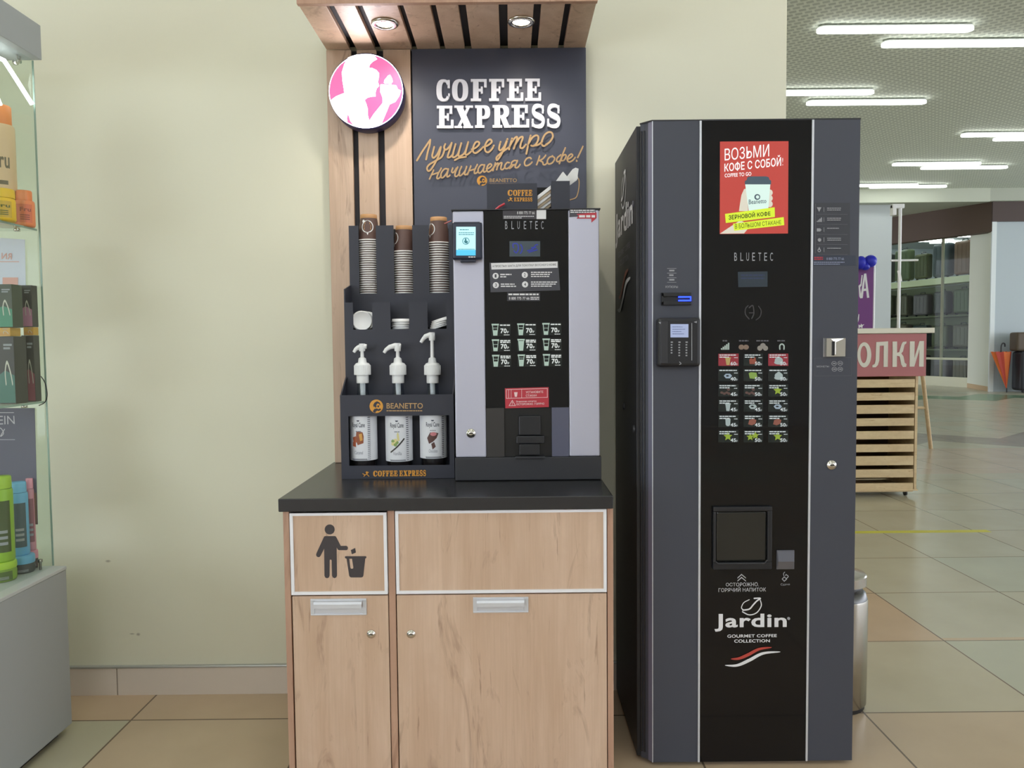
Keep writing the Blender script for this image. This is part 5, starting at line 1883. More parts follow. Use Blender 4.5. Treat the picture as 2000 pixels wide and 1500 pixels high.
SIDEW = mat('side_white', S(190, 190, 192), .5)
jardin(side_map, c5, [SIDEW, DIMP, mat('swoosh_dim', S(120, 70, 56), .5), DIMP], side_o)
for py in (793, 838):
    c = onX(1219, py, VS) if py == 793 else onX(1239, py, VS)
    MB().lathe([(.012, 0), (.012, -.004), (0, -.005)], (c.x, c.y, c.z), 18, 0, 'X').build('side_lock', DKPLAS, side_o)

# ================================================================== WASTE BIN
bx, by = 1.117, 2.62
bn = thing('waste_bin', 'slim brushed steel waste bin standing on the tiles behind the vending machine', 'bin', (bx, by, 0))
R = .098
MB().lathe([(R * .9, 0), (R * .93, .004), (R * .93, .014)], (bx, by, 0), 40).build('base_ring', BLKPLAS, bn)
MB().lathe([(R * .93, .0145), (R * .985, .02), (R, .2), (R * 1.0, .375), (R * .985, .382)], (bx, by, 0), 48).build('bin_body', STEEL, bn)
MB().lathe([(R * .975, .3822), (R * .93, .40), (R * .84, .408), (R * .80, .41)], (bx, by, 0), 48).build('opening_rim', mat('rim_dark', S(96, 96, 96), .3, .7), bn)
MB().lathe([(R * .79, .404), (R * .82, .412), (R * .80, .43), (R * .78, .432)], (bx, by, 0), 40).build('opening', BLKPLAS, bn)
MB().lathe([(R * .9, .428), (R * .95, .430), (R * .95, .460), (R * .92, .464), (R * .5, .474), (0, .476)], (bx, by, 0), 64, 0, 'Z', False).build('lid', STEEL, bn)

# ================================================================== GLASS DISPLAY CASE ON THE LEFT
DX1, DX0, DY0, DY1 = -1.455, -2.05, 1.45, 2.478
GX = -1.494
case = thing('display_case', 'grey cabinet with glass showcase on top at the left frame edge', 'display case', (-1.75, 2.0, 0))
MB().box(DX0, DX1, DY0, DY1, .028, .540, bev=.002).build('base_cabinet', GREYCASE, case)
MB().box(DX0 + .03, DX1 - .03, DY0 + .03, DY1 - .03, 0, .027).build('plinth', BLKPLAS, case)
MB().box(DX0 - .002, DX1 + .002, DY0, DY1 + .001, .5405, .552, bev=.002).build('base_top', mat('base_top_grey', S(188, 192, 192), .4), case)
MB().box(DX0, DX1 - .012, DY0, DY1, 2.164, 2.271, bev=.002).build('header', GREYCASE, case)
MB().box(GX - .004, GX, DY0 + .02, DY1 - .002, .5525, 2.1635).build('side_glass', GLASS, case)
MB().box(DX0 + .03, GX - .006, DY1 - .007, DY1 - .003, .5525, 2.1635).build('end_glass', GLASS, case)
MB().box(GX - .005, GX + .0005, DY1 - .0019, DY1 + .0005, .553, 2.163).build('glass_edge', GEDGE, case)
SH1, SH2 = 1.637, 1.09
for z, nm in ((SH1, 'a'), (SH2, 'b')):
    s_ = MB().box(DX0 + .04, GX - .006, DY0 + .03, DY1 - .009, z - .006, z).build('glass_shelf', GLASS, case)
    MB().box(GX - .0062, GX - .0052, DY0 + .03, DY1 - .009, z - .006, z).build('shelf_edge', GEDGE, s_)
    for y in (DY1 - .07,):
        MB().lathe([(.004, z - .016), (.009, z - .016), (.009, z - .0095), (.007, z - .0065)], (GX - .03, y, 0), 16).build('shelf_peg', CHROME, s_)
for y, z in ((DY1 - .05, 2.14), (DY1 - .035, 2.15)):
    MB().lathe([(.008, 0), (.008, -.010), (.003, -.012)], (GX - .02, y, z), 16, 0, 'X').tube([(GX - .02, y, z), (GX - .02, y, 2.1645)], .003, 8).build('glass_clamp', CHROME, case)
for px, py in ((87, 1100), (97, 1102)):
    c = U(px, py, DY1 - .045)
    MB().lathe([(.004, .5525), (.004, .575), (.007, .578), (.007, .586), (0, .588)], (min(c.x, GX - .016), c.y, 0), 14).build('glass_clamp', CHROME, case)
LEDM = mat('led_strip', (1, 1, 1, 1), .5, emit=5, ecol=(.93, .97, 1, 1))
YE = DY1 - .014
MB().tube([U(-30, 100, YE - .15), U(8, 118, YE - .06), U(30, 152, YE - .03), U(63, 204, YE)], .0062, 10).build('led_strip', LEDM, case)  # ceiling light's reflection in the glass, imitated by a glowing tube
MB().tube([U(-4, 190, YE - .1), U(2, 205, YE - .1)], .004, 8).build('led_wire', LEDM, case)  # short glowing piece beside the imitated reflection
MB().tube([U(80, 735, YE), U(88, 748, YE), U(92, 770, YE), U(88, 785, YE), U(76, 792, YE)], .0016, 6, 0, True).build('cable', BLKPLAS, case)


def col(name, r, g_, b_, rough=.45):
    return mat(name, S(r, g_, b_), rough)


def px_r(pxc, w, Y):        # radius of a round thing w px wide
    return w / 2 / F_PX * Y


PS = .0008


def jar(name, pxc, y1, y0, w, Y, zbase, cols, label, cat, lid_frac=.25, group=None, lidw=1.0, text=None):
    """round jar or bottle standing at zbase; y0 its top in the picture."""
    c = U(pxc, (y0 + y1) / 2, Y)
    r = px_r(pxc, w, Y)
    zt = U(pxc, y0, Y).z
    H = zt - zbase
    t = thing(name, label, cat, (c.x, Y, zbase), group)
    zl = zt - H * lid_frac
    MB().lathe([(0, zbase + PS), (r * .92, zbase + PS), (r, zbase + .006), (r, zl - .008), (r * .93, zl - .001)], (c.x, Y, 0), 32).build('container', cols[0], t)
    MB().lathe([(r * .95 * lidw, zl), (r * .97 * lidw, zl + .003), (r * .96 * lidw, zt - .004), (r * .9 * lidw, zt), (0, zt)], (c.x, Y, 0), 32).build('lid', cols[1], t)

    def f(px, py, off=0.0):
        a = math.radians(12) + px / 1000.0 / r
        rr = r + .0004 + off
        return Vector((c.x + rr * math.sin(a), Y - rr * math.cos(a), zbase + py / 1000.0))
    hb = (zl - zbase) * 1000
    wmm = r * 1000
    lb = MB()
    nn = 14
    vs, fs = [], []
    for i in range(nn + 1):
        x = -1.1 * wmm + 2.2 * wmm * i / nn
        vs += [f(x, hb * .14), f(x, hb * .84)]
    for i in range(nn):
        fs.append((2 * i, 2 * i + 2, 2 * i + 3, 2 * i + 1))
    lo = lb.add(vs, fs, 0, True).build('label', cols[2], t)
    q = MB()
    if text:
        q.text(f, text, ((-.1 * wmm, hb * .72), (.95 * wmm, hb * .72), (.95 * wmm, hb * .56), (-.1 * wmm, hb * .56)), bold=.03, t=.0005)
    for j in range(3):
        q.cp(f, [(-.1 * wmm, hb * (.44 - .08 * j)), (.8 * wmm, hb * (.44 - .08 * j)), (.8 * wmm, hb * (.40 - .08 * j)), (-.1 * wmm, hb * (.40 - .08 * j))], .0004)
    q.build('label_print', cols[3], lo)
    return t


# top glass shelf
INKB = col('ink_brown', 110, 96, 70)
jar('shampoo_bottle', 1, 428, 207, 52, 2.42, SH1, [col('bottle_peach', 226, 192, 150), col('cap_orange', 236, 138, 66), col('bottle_peach', 226, 192, 150), INKB], 'tall peach bottle with an orange cap on the top glass shelf', 'bottle', .16, None, .85, 'Fru')
jar('hair_mask_jar', 4, 440, 370, 46, 2.325, SH1, [col('jar_yellow', 226, 190, 52), col('lid_yellow', 222, 188, 56), col('label_ochre', 196, 166, 60), col('ink_green', 96, 104, 50)], 'yellow jar on the top glass shelf in front of the peach bottle', 'jar', .28, 'jars on the top glass shelf', 1, 'Fru')
jar('hair_mask_jar', 48, 443, 373, 35, 2.43, SH1, [col('jar_orange', 232, 142, 92), col('lid_orange', 232, 140, 84), col('label_orange', 214, 122, 86), col('ink_red', 150, 84, 66)], 'orange jar at the outer end of the top glass shelf', 'jar', .28, 'jars on the top glass shelf', .8, 'Fru')


def carton(pxs, ys, Y, zbase, depth, cols, label, word=False, group='hair colour cartons on the middle glass shelf'):
    x0, x1 = U(pxs[0], sum(ys) / 2, Y).x, U(pxs[1], sum(ys) / 2, Y).x
    x1 = min(x1, GX - .008)
    zt = U(sum(pxs) / 2, ys[0], Y).z
    zb = zbase if zbase is not None else U(sum(pxs) / 2, ys[1], Y).z
    b_ = MB().box(x0, x1, Y, Y + depth, zb + PS, zt, bev=.0008).build('carton', cols[0], loc=((x0 + x1) / 2, Y, zb))
    tag(b_, label, 'box', group)
    w, h = x1 - x0, zt - zb
    m_ = lambda u, v, off=0.0: Vector((x0 + w * u, Y - off - .0002, zb + h * v))
    p = MB().pp(m_, [(.02, .02), (.98, .02), (.98, .42), (.5, .5), (.02, .40)], .0003)
    p.build('colour_field', cols[1], b_)
    q = MB()
    q.ribbon(m_, [(.52, .30), (.50, .48), (.62, .62), (.78, .46), (.86, .30)], .05, .0003, .0005)
    q.build('swirl_print', cols[2], b_)
    q = MB()
    lines2 = [(.45, .86, .9), (.45, .81, .8)]
    for (a, v, e) in lines2:
        q.pp(m_, [(a, v), (e, v), (e, v + .03), (a, v + .03)], .0003)
    q.build('carton_print', GREYP, b_)
    return zt


CB1 = col('carton_black', 62, 60, 58)
GLD = col('swirl_gold', 206, 204, 190)
zt = carton((44, 80), (655, 785), 2.432, SH2, .03, [CB1, col('field_pink', 150, 84, 96), GLD], 'black carton with a pink lower corner standing at the end of the middle glass shelf')
zt2 = carton((-8, 29), (657, 790), 2.35, SH2, .06, [CB1, col('field_teal', 74, 118, 108), GLD], 'tall black carton with a teal lower part on the middle glass shelf')
za = carton((29, 43.5), (728, 786), 2.43, SH2, .035, [col('carton_dark_pink', 84, 66, 70), col('field_rose', 176, 110, 122), GLD], 'small dark carton with rose print between the two black cartons, lower one')
zb2 = carton((29, 43.5), (672, 728), 2.43, za, .035, [col('carton_dark_rose', 92, 66, 70), col('field_rose2', 190, 130, 146), GLD], 'small dark carton with rose print between the two black cartons, upper one')
zc = carton((46, 68), (639, 655), 2.434, zt, .026, [col('carton_amber', 214, 164, 70), col('amber_field', 206, 150, 70), GLD], 'flat amber box lying on the black carton with the pink corner')
carton((37, 76), (557, 640), 2.432, zc, .03, [CB1, col('field_mauve', 196, 136, 164), GLD], 'dark carton with a mauve lower half stacked at the top right')
zd = carton((-6, 20), (640, 657), 2.352, zt2, .05, [col('carton_amber2', 210, 164, 76), col('amber_field2', 200, 150, 76), GLD], 'flat amber box lying on the black carton with the teal part')
carton((-12, 24), (555, 640), 2.35, zd, .05, [col('carton_darkgreen', 66, 74, 60), col('field_green', 70, 140, 112), GLD], 'dark green carton with a teal lower half stacked at the frame edge')
# posters against the far glass
YP = DY1 - .011
pm = PY(YP)


def poster(pts, mt, label):
    b_ = MB().pp(pm, pts, .0015)
    o = b_.build('poster', mt, loc=pm(pts[0][0], pts[-1][1]))
    tag(o, label, 'poster')
    return o


po = poster([(-40, 462), (49, 468), (52, 640), (-40, 640)], col('poster_white', 216, 220, 236), 'white poster with a coral word hanging behind the cartons in the glass case')
q = MB()
q.text(pm, 'RN', ((24, 495), (4, 494), (4, 506), (24, 507)), base=.002, bold=.02)
q.pr(pm, -30, 510.5, 38, 512, .0005, .002).pr(pm, 6, 542, 36, 562, .0005, .002)
q.build('poster_print', col('poster_coral', 226, 172, 160), po)
pu = poster([(-40, 797), (68, 797), (74, 1024), (-40, 1026)], col('poster_violet', 88, 86, 108), 'violet grey poster with white letters standing on the cabinet inside the glass case')
q = MB()
q.text(pm, 'EIN', ((-2, 812), (29, 812), (30, 828), (-2, 829)), base=.002, bold=.0)
q.pr(pm, -20, 805, 28, 806.4, .0005, .002).pr(pm, -20, 858, 30, 859, .0005, .002)
q.ribbon(pm, [(-6, 842), (2, 836), (8, 846), (2, 852), (10, 838)], 1.6, .0005, .002)
q.build('poster_print', col('poster_letter', 196, 190, 202), pu)
q = MB().pp(pm, [(40, 962), (71.5, 962), (73.5, 1023), (42, 1024)], .0005, .002)
q.build('poster_picture', col('poster_brown', 128, 98, 84), pu)
# lower products standing on the grey cabinet top
BT = .552
jar('hair_tub', 45, 1130, 1083, 42, 2.415, BT, [col('tub_dark', 70, 76, 78), col('lid_blue', 110, 176, 216), col('label_dark', 64, 70, 72), GREYP], 'dark tub with a sky blue lid at the front of the cabinet top', 'tub', .45, 'tubs in the glass case', 1.05)
jar('hair_tub', 66, 1112, 1074, 16, 2.462, BT, [col('tub_dark2', 80, 66, 70), col('lid_pink', 226, 152, 168), col('label_dark2', 84, 70, 74), GREYP], 'small dark tub with a pink lid behind the blue-lidded tub', 'tub', .45, 'tubs in the glass case', 1.05)
jar('hair_tub', 5, 1152, 1095, 50, 2.33, BT, [col('tub_green', 132, 164, 60), col('lid_lime', 170, 206, 62), col('label_green', 84, 104, 50), GREYP], 'green tub with a lime lid at the frame edge', 'tub', .35, 'tubs in the glass case', 1.05)
tubz = U(45, 1083, 2.415).z
jar('hair_bottle', 38, 1083, 941, 32, 2.415, tubz, [col('bottle_blue', 112, 178, 220), col('cap_blue', 122, 190, 232), col('label_slate', 76, 92, 100), GREYP], 'sky blue bottle standing on the blue-lidded tub', 'bottle', .14, 'bottles in the glass case', .9)
tz2 = U(66, 1074, 2.462).z
jar('hair_bottle', 60, 1074, 934, 15, 2.462, tz2, [col('bottle_pink', 214, 150, 164), col('cap_pink', 236, 160, 178), col('label_pinkdark', 150, 96, 108), GREYP], 'slim pink bottle standing on the pink-lidded tub behind the sky blue bottle', 'bottle', .14, 'bottles in the glass case', .9)
tz3 = U(5, 1095, 2.33).z
jar('hair_bottle', 4, 1095, 930, 40, 2.33, tz3, [col('bottle_lime', 150, 190, 60), col('cap_lime', 168, 204, 66), col('label_olive', 70, 84, 46), GREYP], 'lime green bottle standing on the green tub at the frame edge', 'bottle', .14, 'bottles in the glass case', .95)

# ================================================================== THE HALL BEHIND
# dropped beam and lower ceiling at the far end
CE2 = 4.55
struct(MB().box(WX, 22, 18.5, 34, CE2, CE2 + .3).build('trim_2', wall_material('far_soffit', S(176, 180, 164))))
struct(MB().box(WX, 11.4, 18.48, 18.499, CE2 - .02, CEIL).build('trim_3', wall_material('beam_face', S(196, 200, 182))))
HC = 18.9
x0, x1 = U(1640, 520, HC).x, U(1741, 520, HC).x
struct(MB().box(x0, x1, HC, HC + .8, 0, CE2).build('wall_column', wall_material('grey_column', S(188, 194, 194))))
# small bracket box on the column
# right shop: corner A, facade running right; fascia running from A to B
A = Vector((11.55, 18.63, 0))
zf0 = U(1935, 433, 18.63).z
FASC = mat('fascia_brown', S(82, 64, 52), .6)
Bp = Vector((10.15, 20.9, 0))
# fascia bar of brown panels
d = (Bp - A).normalized()
n = Vector((d.y, -d.x, 0))
if n.y < 0:
    n = -n


def along(mb, P0, P1, thick, z0, z1, mi=0):
    d_ = (P1 - P0).normalized()
    nn = Vector((-d_.y, d_.x, 0)) * thick
    q = [P0, P1, P1 + nn, P0 + nn]
    return mb.prism([[(p.x, p.y) for p in q]], z0, z1, mi, lambda a, b_, t: Vector((a, b_, t)))


zB = U(1742, 477, Bp.y).z
struct(along(MB(), A, Bp + (Bp - A) * 1.5, -.3, min(zf0, zB), CEIL - .02).build('trim_4', FASC))
struct(MB().box(A.x - .01, 20, 18.60, 18.80, zf0, CEIL + .1).build('trim_5', mat('fascia_dark', S(72, 56, 50), .6)))
PALEW = wall_material('pale_blue_wall', S(178, 188, 192))
struct(MB().box(A.x + .1, 20, 18.66, 18.80, .0, zf0).build('wall_right', PALEW))
struct(along(MB(), Vector((11.58, 18.66, 0)), Vector((12.02, 20.3, 0)), -.06, .12, zf0).build('wall_pillar', wall_material('cream_pillar', S(216, 218, 202))))
struct(along(MB(), Vector((11.575, 18.655, 0)), Vector((12.015, 20.3, 0)), -.08, 0, .119).build('baseboard_pillar', mat('tan_base', S(196, 168, 132), .5)))
struct(MB().box(11.55, 11.66, 18.62, 18.66, 0, zf0).build('trim_6', mat('white_edge', S(222, 228, 228), .5)))
# recessed storefront: glass, frame, sill and the shop behind
G0, G1 = Vector((12.05, 20.3, 0)), Vector((10.4, 26.2, 0))
GTOP = 4.5
struct(along(MB(), G0, G1, -.03, .26, GTOP).build('window_1', SHOPGLASS))
FRM = mat('frame_cream', S(206, 204, 176), .5)
fr = MB()
dG = (G1 - G0).normalized()
along(fr, G0, G1, -.06, 0, .26)
for k in range(3):
    P = G0 + dG * (k * 2.0 + .9)
    along(fr, P, P + dG * .06, -.05, .26, GTOP)
along(fr, G0, G1, -.055, .72, .78)
struct(fr.build('window_frame', FRM))
struct(MB().prism([[(11.75, 18.85), (21, 18.85), (21, 28), (9.6, 28), (10.4, 26.2), (12.05, 20.3)]], GTOP, GTOP + .1, 0, lambda a, b_, t: Vector((a, b_, t))).build('trim_7', wall_material('shop_ceiling', S(190, 196, 196))))
struct(MB().box(9.8, 21, 27.6, 27.8, 0, GTOP).build('wall_far', wall_material('shop_back_wall', S(176, 186, 192))))
struct(MB().box(20.6, 20.8, 18.9, 27.5, 0, GTOP).build('wall_shop', wall_material('shop_side_wall', S(176, 186, 192))))
struct(MB().box(1.0, 9.7, 27.6, 27.8, 0, CE2).build('wall_hall_end', wall_material('hall_end', S(170, 174, 168))))
# shop lights
SLM = mat('shop_light', (1, 1, 1, 1), .5, emit=9, ecol=(.95, .98, 1, 1))
s0 = None
for i, (px, py, lb) in enumerate(((1868, 463, 'upper bright strip light inside the luggage shop beside the cream pillar'), (1850, 475, 'lower bright strip light inside the luggage shop beside the cream pillar'), (1815, 472, 'middle strip light inside the luggage shop'), (1795, 470, 'leftmost strip light inside the luggage shop'))):
    c = onZ(px, py, GTOP - .06)
    if c.y > 27:
        c = Vector((c.x * 26.5 / c.y, 26.5, c.z))
    o = MB().box(c.x - .55, c.x + .75, c.y - .06, c.y + .06, GTOP - .06, GTOP - .002).build('strip_light', SLM, loc=(c.x, c.y, GTOP - .06))
    tag(o, lb, 'ceiling light', 'strip lights of the luggage shop')
    c = None

for k in range(5):  # extra strips added to brighten the suitcases behind the glass
    P = G0 + (G1 - G0).normalized() * (.6 + k * 1.2) + Vector((.30, 0, 0))
    o = MB().box(P.x, P.x + .9, P.y - .05, P.y + .05, GTOP - .05, GTOP - .002).build('strip_light', SLM, loc=(P.x, P.y, GTOP - .05))
    tag(o, 'strip light right behind the top edge of the luggage shop glass', 'ceiling light', 'strip lights over the luggage shop window')
# suitcases and bags behind the glass
SUITC = [(66, 68, 66), (98, 86, 68), (78, 82, 52), (112, 84, 68), (112, 102, 112), (80, 92, 62), (64, 74, 80), (96, 90, 74)]


def suitcase(c, w, h, dep, colr, rot, label, group, handle_=True):
    t = thing('suitcase', label, 'suitcase', c, group)
    mt = mat('suitcase_%d_%d_%d' % colr, S(*colr), .5)
    b_ = MB().box(c[0] - w / 2, c[0] + w / 2, c[1] - dep / 2, c[1] + dep / 2, c[2] + .05, c[2] + h, bev=min(.07, w * .16), seg=3)
    for k in range(3):
        x = c[0] - w * .25 + k * w * .25
        b_.box(x - .012, x + .012, c[1] - dep / 2 - .008, c[1] - dep / 2 + .01, c[2] + .14, c[2] + h - .1, bev=.004)
    b_.build('shell', mt, t)
    for sx in (-1, 1):
        MB().lathe([(.03, -.018), (.035, 0), (.03, .018)], (c[0] + sx * w * .36, c[1] - dep * .2, c[2] + .036), 14, 0, 'X').build('wheel', BLKPLAS, t)
    if handle_:
        MB().tube([(c[0] - w * .16, c[1], c[2] + h - .01), (c[0] - w * .15, c[1], c[2] + h + .05), (c[0] + w * .15, c[1], c[2] + h + .05), (c[0] + w * .16, c[1], c[2] + h - .01)], .012, 8).build('handle', BLKPLAS, t)
    t.rotation_euler = (0, 0, rot)
    # children were built in world axes round c, so the turn happens about the base
    return t


inn = Vector((dG.y, -dG.x, 0)).normalized()          # into the shop
rotg = math.atan2(dG.y, dG.x)
CREAMS = mat('shelf_cream', S(222, 222, 190), .5)
LR_ = (G1 - G0).length
sh = along(MB(), G0 + inn * .75, G1 + inn * .75, -.6, 2.86, 3.04)
o = sh.build('luggage_shelf', CREAMS, loc=G0 + inn * 1.0 + Vector((0, 0, 2.86)))
tag(o, 'long cream shelf carrying suitcases behind the shop glass', 'shelf')
sh = MB()
for z in (.96, 1.92):
    along(sh, G0 + inn * .75, G1 + inn * .75, -.6, z, z + .04)
along(sh, G0 + inn * 1.36, G1 + inn * 1.36, -.04, 0, 2.85)
o = sh.build('luggage_rack', mat('rack_olive', S(104, 108, 82), .6), loc=G0 + inn * 1.2)
tag(o, 'dark back rack under the cream shelf in the luggage shop', 'rack')
cn = ['charcoal', 'brown', 'olive', 'rust brown', 'mauve grey', 'moss green', 'slate', 'taupe']
order = ['nearest', 'second', 'third', 'fourth', 'fifth', 'sixth', 'seventh', 'eighth']
for lev, (z, hh, gname) in enumerate(((3.0415, .95, 'suitcases on the cream shelf'), (1.9615, .78, 'suitcases on the upper rack level'), (1.0015, .80, 'suitcases on the middle level of the rack'), (0, .85, 'suitcases on the shop floor'))):
    for k in range(8):
        ci = (k * 3 + lev * 2 + (k // 3)) % 8
        P = G0 + dG * (.45 + k * .74) + inn * 1.04
        w = random.uniform(.48, .64)
        h_ = hh * random.uniform(.78, 1.06) if lev == 0 else hh * random.uniform(.82, .98)
        suitcase((P.x, P.y, z), w, h_, .26, SUITC[ci], rotg + PI + random.uniform(-.1, .1),
                 '%s suitcase, %s from the cream pillar, %s' % (cn[ci], order[k], ('on the cream shelf', 'on the upper rack level', 'on the middle rack level', 'on the shop floor')[lev]), gname)

# umbrella and suitcases in front of the pale wall
ub = U(1966, 763, 18.3)
um = thing('umbrella', 'closed orange umbrella standing handle up against the pale wall', 'umbrella', (ub.x, 18.3, 0))
zt_ = U(1955, 688, 18.3).z
tx = U(1955, 700, 18.3).x
cone = MB()
ns_ = 16
vs, fs = [], []
bot = Vector((ub.x, 18.3, .06))
for i in range(ns_):
    a = 2 * PI * i / ns_
    r_ = .25 if i % 2 == 0 else .20
    vs.append(Vector((tx + r_ * math.cos(a), 18.3 + .4 * r_ * math.sin(a), zt_ + (0 if i % 2 else .02))))
vs.append(bot)
vs.append(Vector((tx, 18.3, zt_ - .05)))
for i in range(ns_):
    fs.append((i, (i + 1) % ns_, ns_))
    fs.append((i, (i + 1) % ns_, ns_ + 1))
cone.add(vs, fs)
for i in range(len(cone.m)):
    cone.m[i] = (i // 4) % 2
cone.build('canopy', [mat('umbrella_orange', S(222, 112, 48), .6), mat('umbrella_red', S(186, 62, 46), .6)], um)
MB().tube([(ub.x, 18.3, 0), (ub.x, 18.3, .1)], .014, 8).build('tip', BLKPLAS, um)
top_ = Vector((tx, 18.3, zt_ - .02))
MB().tube([top_, top_ + Vector((0, 0, .16)), top_ + Vector((.03, 0, .23)), top_ + Vector((.08, 0, .22)), top_ + Vector((.09, 0, .15))], .016, 8, 0, True).build('handle', BLKPLAS, um)
c = U(2005, 764, 18.2)
sx0 = U(1978, 730, 18.2).x
suitcase((sx0 + .50, 18.2, 0), .84, U(1990, 686, 18.2).z, .4, (40, 42, 50), 0, 'black suitcase standing beside the orange umbrella at the right frame edge', 'luggage outside the shop', False)
zS = U(1990, 686, 18.2).z
xs = U(1981, 660, 18.2).x
o = MB().box(xs, xs + .8, 18.1, 18.4, zS + .002, U(1990, 649, 18.2).z, bev=.05, seg=3)
o = o.build('travel_bag', mat('bag_brown', S(84, 70, 54), .6), loc=(xs + .4, 18.25, zS))
tag(o, 'brown travel bag lying on the black suitcase', 'bag', 'luggage outside the shop')

# ------------------------------------------------------------------ slatted shelf rack with the pink sign
RYF = 6.15
rk = thing('shelf_rack', 'light wooden rack of slatted shelves with pink sign board right of the vending machine', 'rack', (3.0, RYF + .25, 0))
rx0, rx1 = 2.64, U(1793, 850, RYF).x
zsg0, zsg1 = U(1740, 735, RYF).z, U(1740, 652, RYF).z
MB().box(rx0 - .05, U(1822, 645, RYF).x, RYF - .03, RYF + .55, zsg1 + .004, zsg1 + .045, bev=.004).build('table_top', mat('rack_top', S(226, 222, 206), .4), rk)
sb = MB().box(rx0, U(1808, 690, RYF).x, RYF - .01, RYF + .012, zsg0, zsg1, bev=.002).build('sign_board', mat('sign_rose', S(176, 108, 110), .5), rk)
rm_ = PY(RYF - .01)
c7 = lambda p: [(1660 + x / 8.335, 600 + y / 8.335) for x, y in p]
q = MB()
q.pp(rm_, [c7(circ(232, 775, 112, 32, 205)), c7(circ(222, 770, 54, 28, 140))], .004)
q.pp(rm_, c7([(425, 568), (618, 556), (612, 970), (545, 972), (548, 625), (482, 628), (474, 870), (450, 945), (415, 978), (362, 978), (362, 942), (400, 925), (415, 860)]), .004)
q.pp(rm_, c7([(692, 560), (764, 558), (764, 742), (800, 730), (838, 600), (860, 565), (918, 558), (912, 590), (885, 610), (860, 720), (832, 752), (868, 800), (888, 905), (918, 925), (912, 970), (860, 975), (830, 930), (805, 800), (762, 790), (760, 970), (690, 972)]), .004)
q.pp(rm_, c7([(972, 556), (1050, 556), (1045, 830), (1130, 552), (1202, 550), (1196, 968), (1122, 968), (1128, 690), (1044, 968), (968, 968)]), .004)
q.build('sign_lettering', mat('sign_cream', S(216, 212, 200), .5), sb)
for sx in (rx0, rx1 - .02):
    MB().box(sx, sx + .02, RYF + .012, RYF + .5, .062, zsg1).build('side_frame', PINE, rk)
MB().box(rx0 + .021, rx1 - .021, RYF + .45, RYF + .46, .07, zsg0).build('rack_back', mat('rack_shadow_wood', S(110, 84, 60), .7), rk)  # back panel in a darker brown than the trays
tops = [741, 767, 791, 817, 842, 868, 891, 917, 944]
bots = [757, 782, 808, 832, 858, 883, 909, 933, 961]
for i, (a, b_) in enumerate(zip(tops, bots)):
    z1, z0 = U(1735, a, RYF).z, U(1735, b_, RYF).z
    MB().box(rx0 + .022, rx1 - .03, RYF + .004, RYF + .022, z0, z1, bev=.002).box(rx0 + .022, rx1 - .03, RYF + .022, RYF + .44, z0, z0 + .012).build('shelf_tray', PINE, rk)
MB().box(rx0, rx1 + .005, RYF - .005, RYF + .5, .05, .061, bev=.002).build('bottom_board', PINE, rk)
for x in (rx0 + .08, U(1775, 970, RYF).x):
    for y in (RYF + .06, RYF + .42):
        MB().lathe([(.018, -.01), (.023, -.008), (.023, .008), (.018, .01)], (x, y, .0235), 16, 0, 'X').box(x - .014, x + .014, y - .014, y + .014, .040, .05).build('caster', BLKPLAS, rk)
# wooden easel behind the rack
ft = onZ(1818, 876, 0)
ez = thing('easel', 'slim wooden easel leg leaning out behind the slatted rack', 'easel', (ft.x, ft.y, 0))
tp_ = U(1797, 690, 8.2)
MB().tube([(ft.x, ft.y, 0), tp_], .022, 8).build('leg', PINE, ez)
MB().tube([(ft.x - .75, ft.y - .1, 0), (tp_.x - .3, tp_.y, tp_.z)], .022, 8).build('leg', PINE, ez)
mid = Vector((ft.x, ft.y, 0)).lerp(tp_, .45)
MB().tube([mid, (mid.x - .66, mid.y, mid.z)], .016, 8).build('crossbar', PINE, ez)
MB().box(tp_.x - .34, tp_.x + .04, tp_.y - .02, tp_.y + .03, tp_.z - .03, tp_.z + .01).build('head_block', PINE, ez)

# purple banner with bow on a white stand
PYB = 7.6
bn_ = thing('banner_stand', 'purple banner with white letters and a blue bow on a white pole behind the rack', 'banner', (U(1690, 600, PYB).x, PYB, 0))
bmz = PY(PYB)
b_ = MB().box(U(1640, 600, PYB).x, U(1705, 600, PYB).x, PYB, PYB + .01, U(1690, 760, PYB).z, U(1690, 512, PYB).z).build('banner_cloth', mat('banner_purple', S(112, 56, 124), .6), bn_)
px0 = U(1708, 600, PYB).x
MB().tube([(px0, PYB + .02, 0), (px0, PYB + .02, U(1708, 505, PYB).z)], .012, 10).build('pole', PVC, bn_)
MB().box(px0 - .4, px0 + .12, PYB - .2, PYB + .25, 0, .02, bev=.004).build('base', PVC, bn_)
c8 = lambda p: [(1640 + x / 3.75, 380 + y / 3.75) for x, y in p]
q = MB()
q.pp(bmz, [c8([(150, 760), (178, 580), (194, 578), (216, 755), (200, 757), (194, 705), (174, 707), (168, 758)]), c8([(177, 690), (192, 688), (185, 620)])], .002)
q.pp(bmz, c8([(138, 668), (152, 655), (160, 590), (168, 590), (160, 665), (150, 680), (156, 740), (150, 760), (143, 745), (140, 700)]), .002)
q.pp(bmz, c8([(133, 905), (138, 875), (143, 878), (140, 915), (134, 935)]), .002)
q.pp(bmz, c8([(138, 952), (152, 958), (158, 945), (163, 955), (180, 950), (168, 962), (165, 980), (155, 970), (138, 978)]), .002)
q.build('banner_lettering', WHITE, b_)
bw = MB()
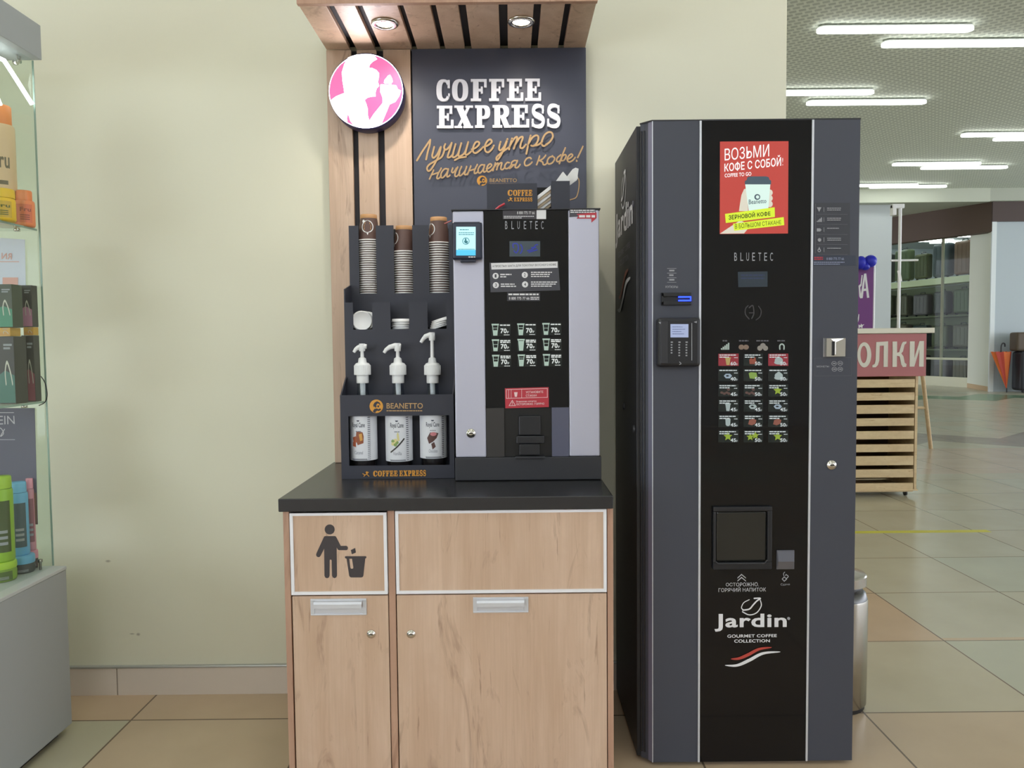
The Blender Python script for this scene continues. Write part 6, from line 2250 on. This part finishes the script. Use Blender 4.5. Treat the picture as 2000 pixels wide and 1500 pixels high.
cB = U(1690, 515, PYB - .06)
for (px, py, rx_, rz_) in ((1681, 513, .055, .065), (1700, 510, .06, .06), (1690, 520, .045, .04)):
    c = U(px, py, PYB - .06)
    bw.lathe([(rx_ * math.sin(PI * i / 8), rz_ * -math.cos(PI * i / 8)) for i in range(9)], (c.x, c.y, c.z), 14)
bw.build('bow', mat('bow_blue', S(34, 40, 190), .4), bn_)
# white pole with bracket and price tag
PYP = 7.2
pp_ = thing('display_pole', 'tall white pole with a top bracket and hanging tag behind the rack', 'pole', (U(1757, 560, PYP).x, PYP, 0))
xp = U(1757, 500, PYP).x
ztp = U(1757, 403, PYP).z
MB().tube([(xp, PYP, .02), (xp, PYP, ztp)], .014, 12).build('pole', PVC, pp_)
MB().tube([(xp + .03, PYP + .05, .02), (xp + .03, PYP + .05, U(1757, 480, PYP).z)], .006, 8).build('cable', mat('cable_tan', S(196, 186, 150), .5), pp_)
MB().lathe([(.16, 0), (.16, .012), (.03, .02)], (xp, PYP, 0), 24).build('base', PVC, pp_)
xb0 = U(1741, 405, PYP).x
MB().box(xb0, xp + .03, PYP - .02, PYP + .02, ztp - .02, ztp + .02, bev=.005).box(xb0, xb0 + .035, PYP - .03, PYP + .03, U(1745, 421, PYP).z, U(1745, 400, PYP).z, bev=.004).build('bracket', PVC, pp_)
MB().pp(PY(PYP - .02), [(1752, 529), (1758, 528), (1762, 549), (1756, 550.5)], .002).build('tag', PAPER, pp_)
xh0, xh1 = U(1740, 509, PYP).x, U(1793, 508, PYP).x
MB().tube([(xh0, PYP, U(1745, 509, PYP).z), (xh1, PYP, U(1790, 508, PYP).z)], .010, 8).build('crossbar', PVC, pp_)

# yellow tape on the floor
t0, t1 = onZ(1640, 1040, .0), onZ(1932, 1037.5, .0)
o = MB().box(t0.x, t1.x, t0.y - .03, t0.y + .03, .0003, .0012).build('floor_tape', mat('tape_yellow', S(206, 200, 74), .5), loc=(t1.x, t0.y, 0))
tag(o, 'yellow tape stripe stuck on the hall floor tiles', 'tape')
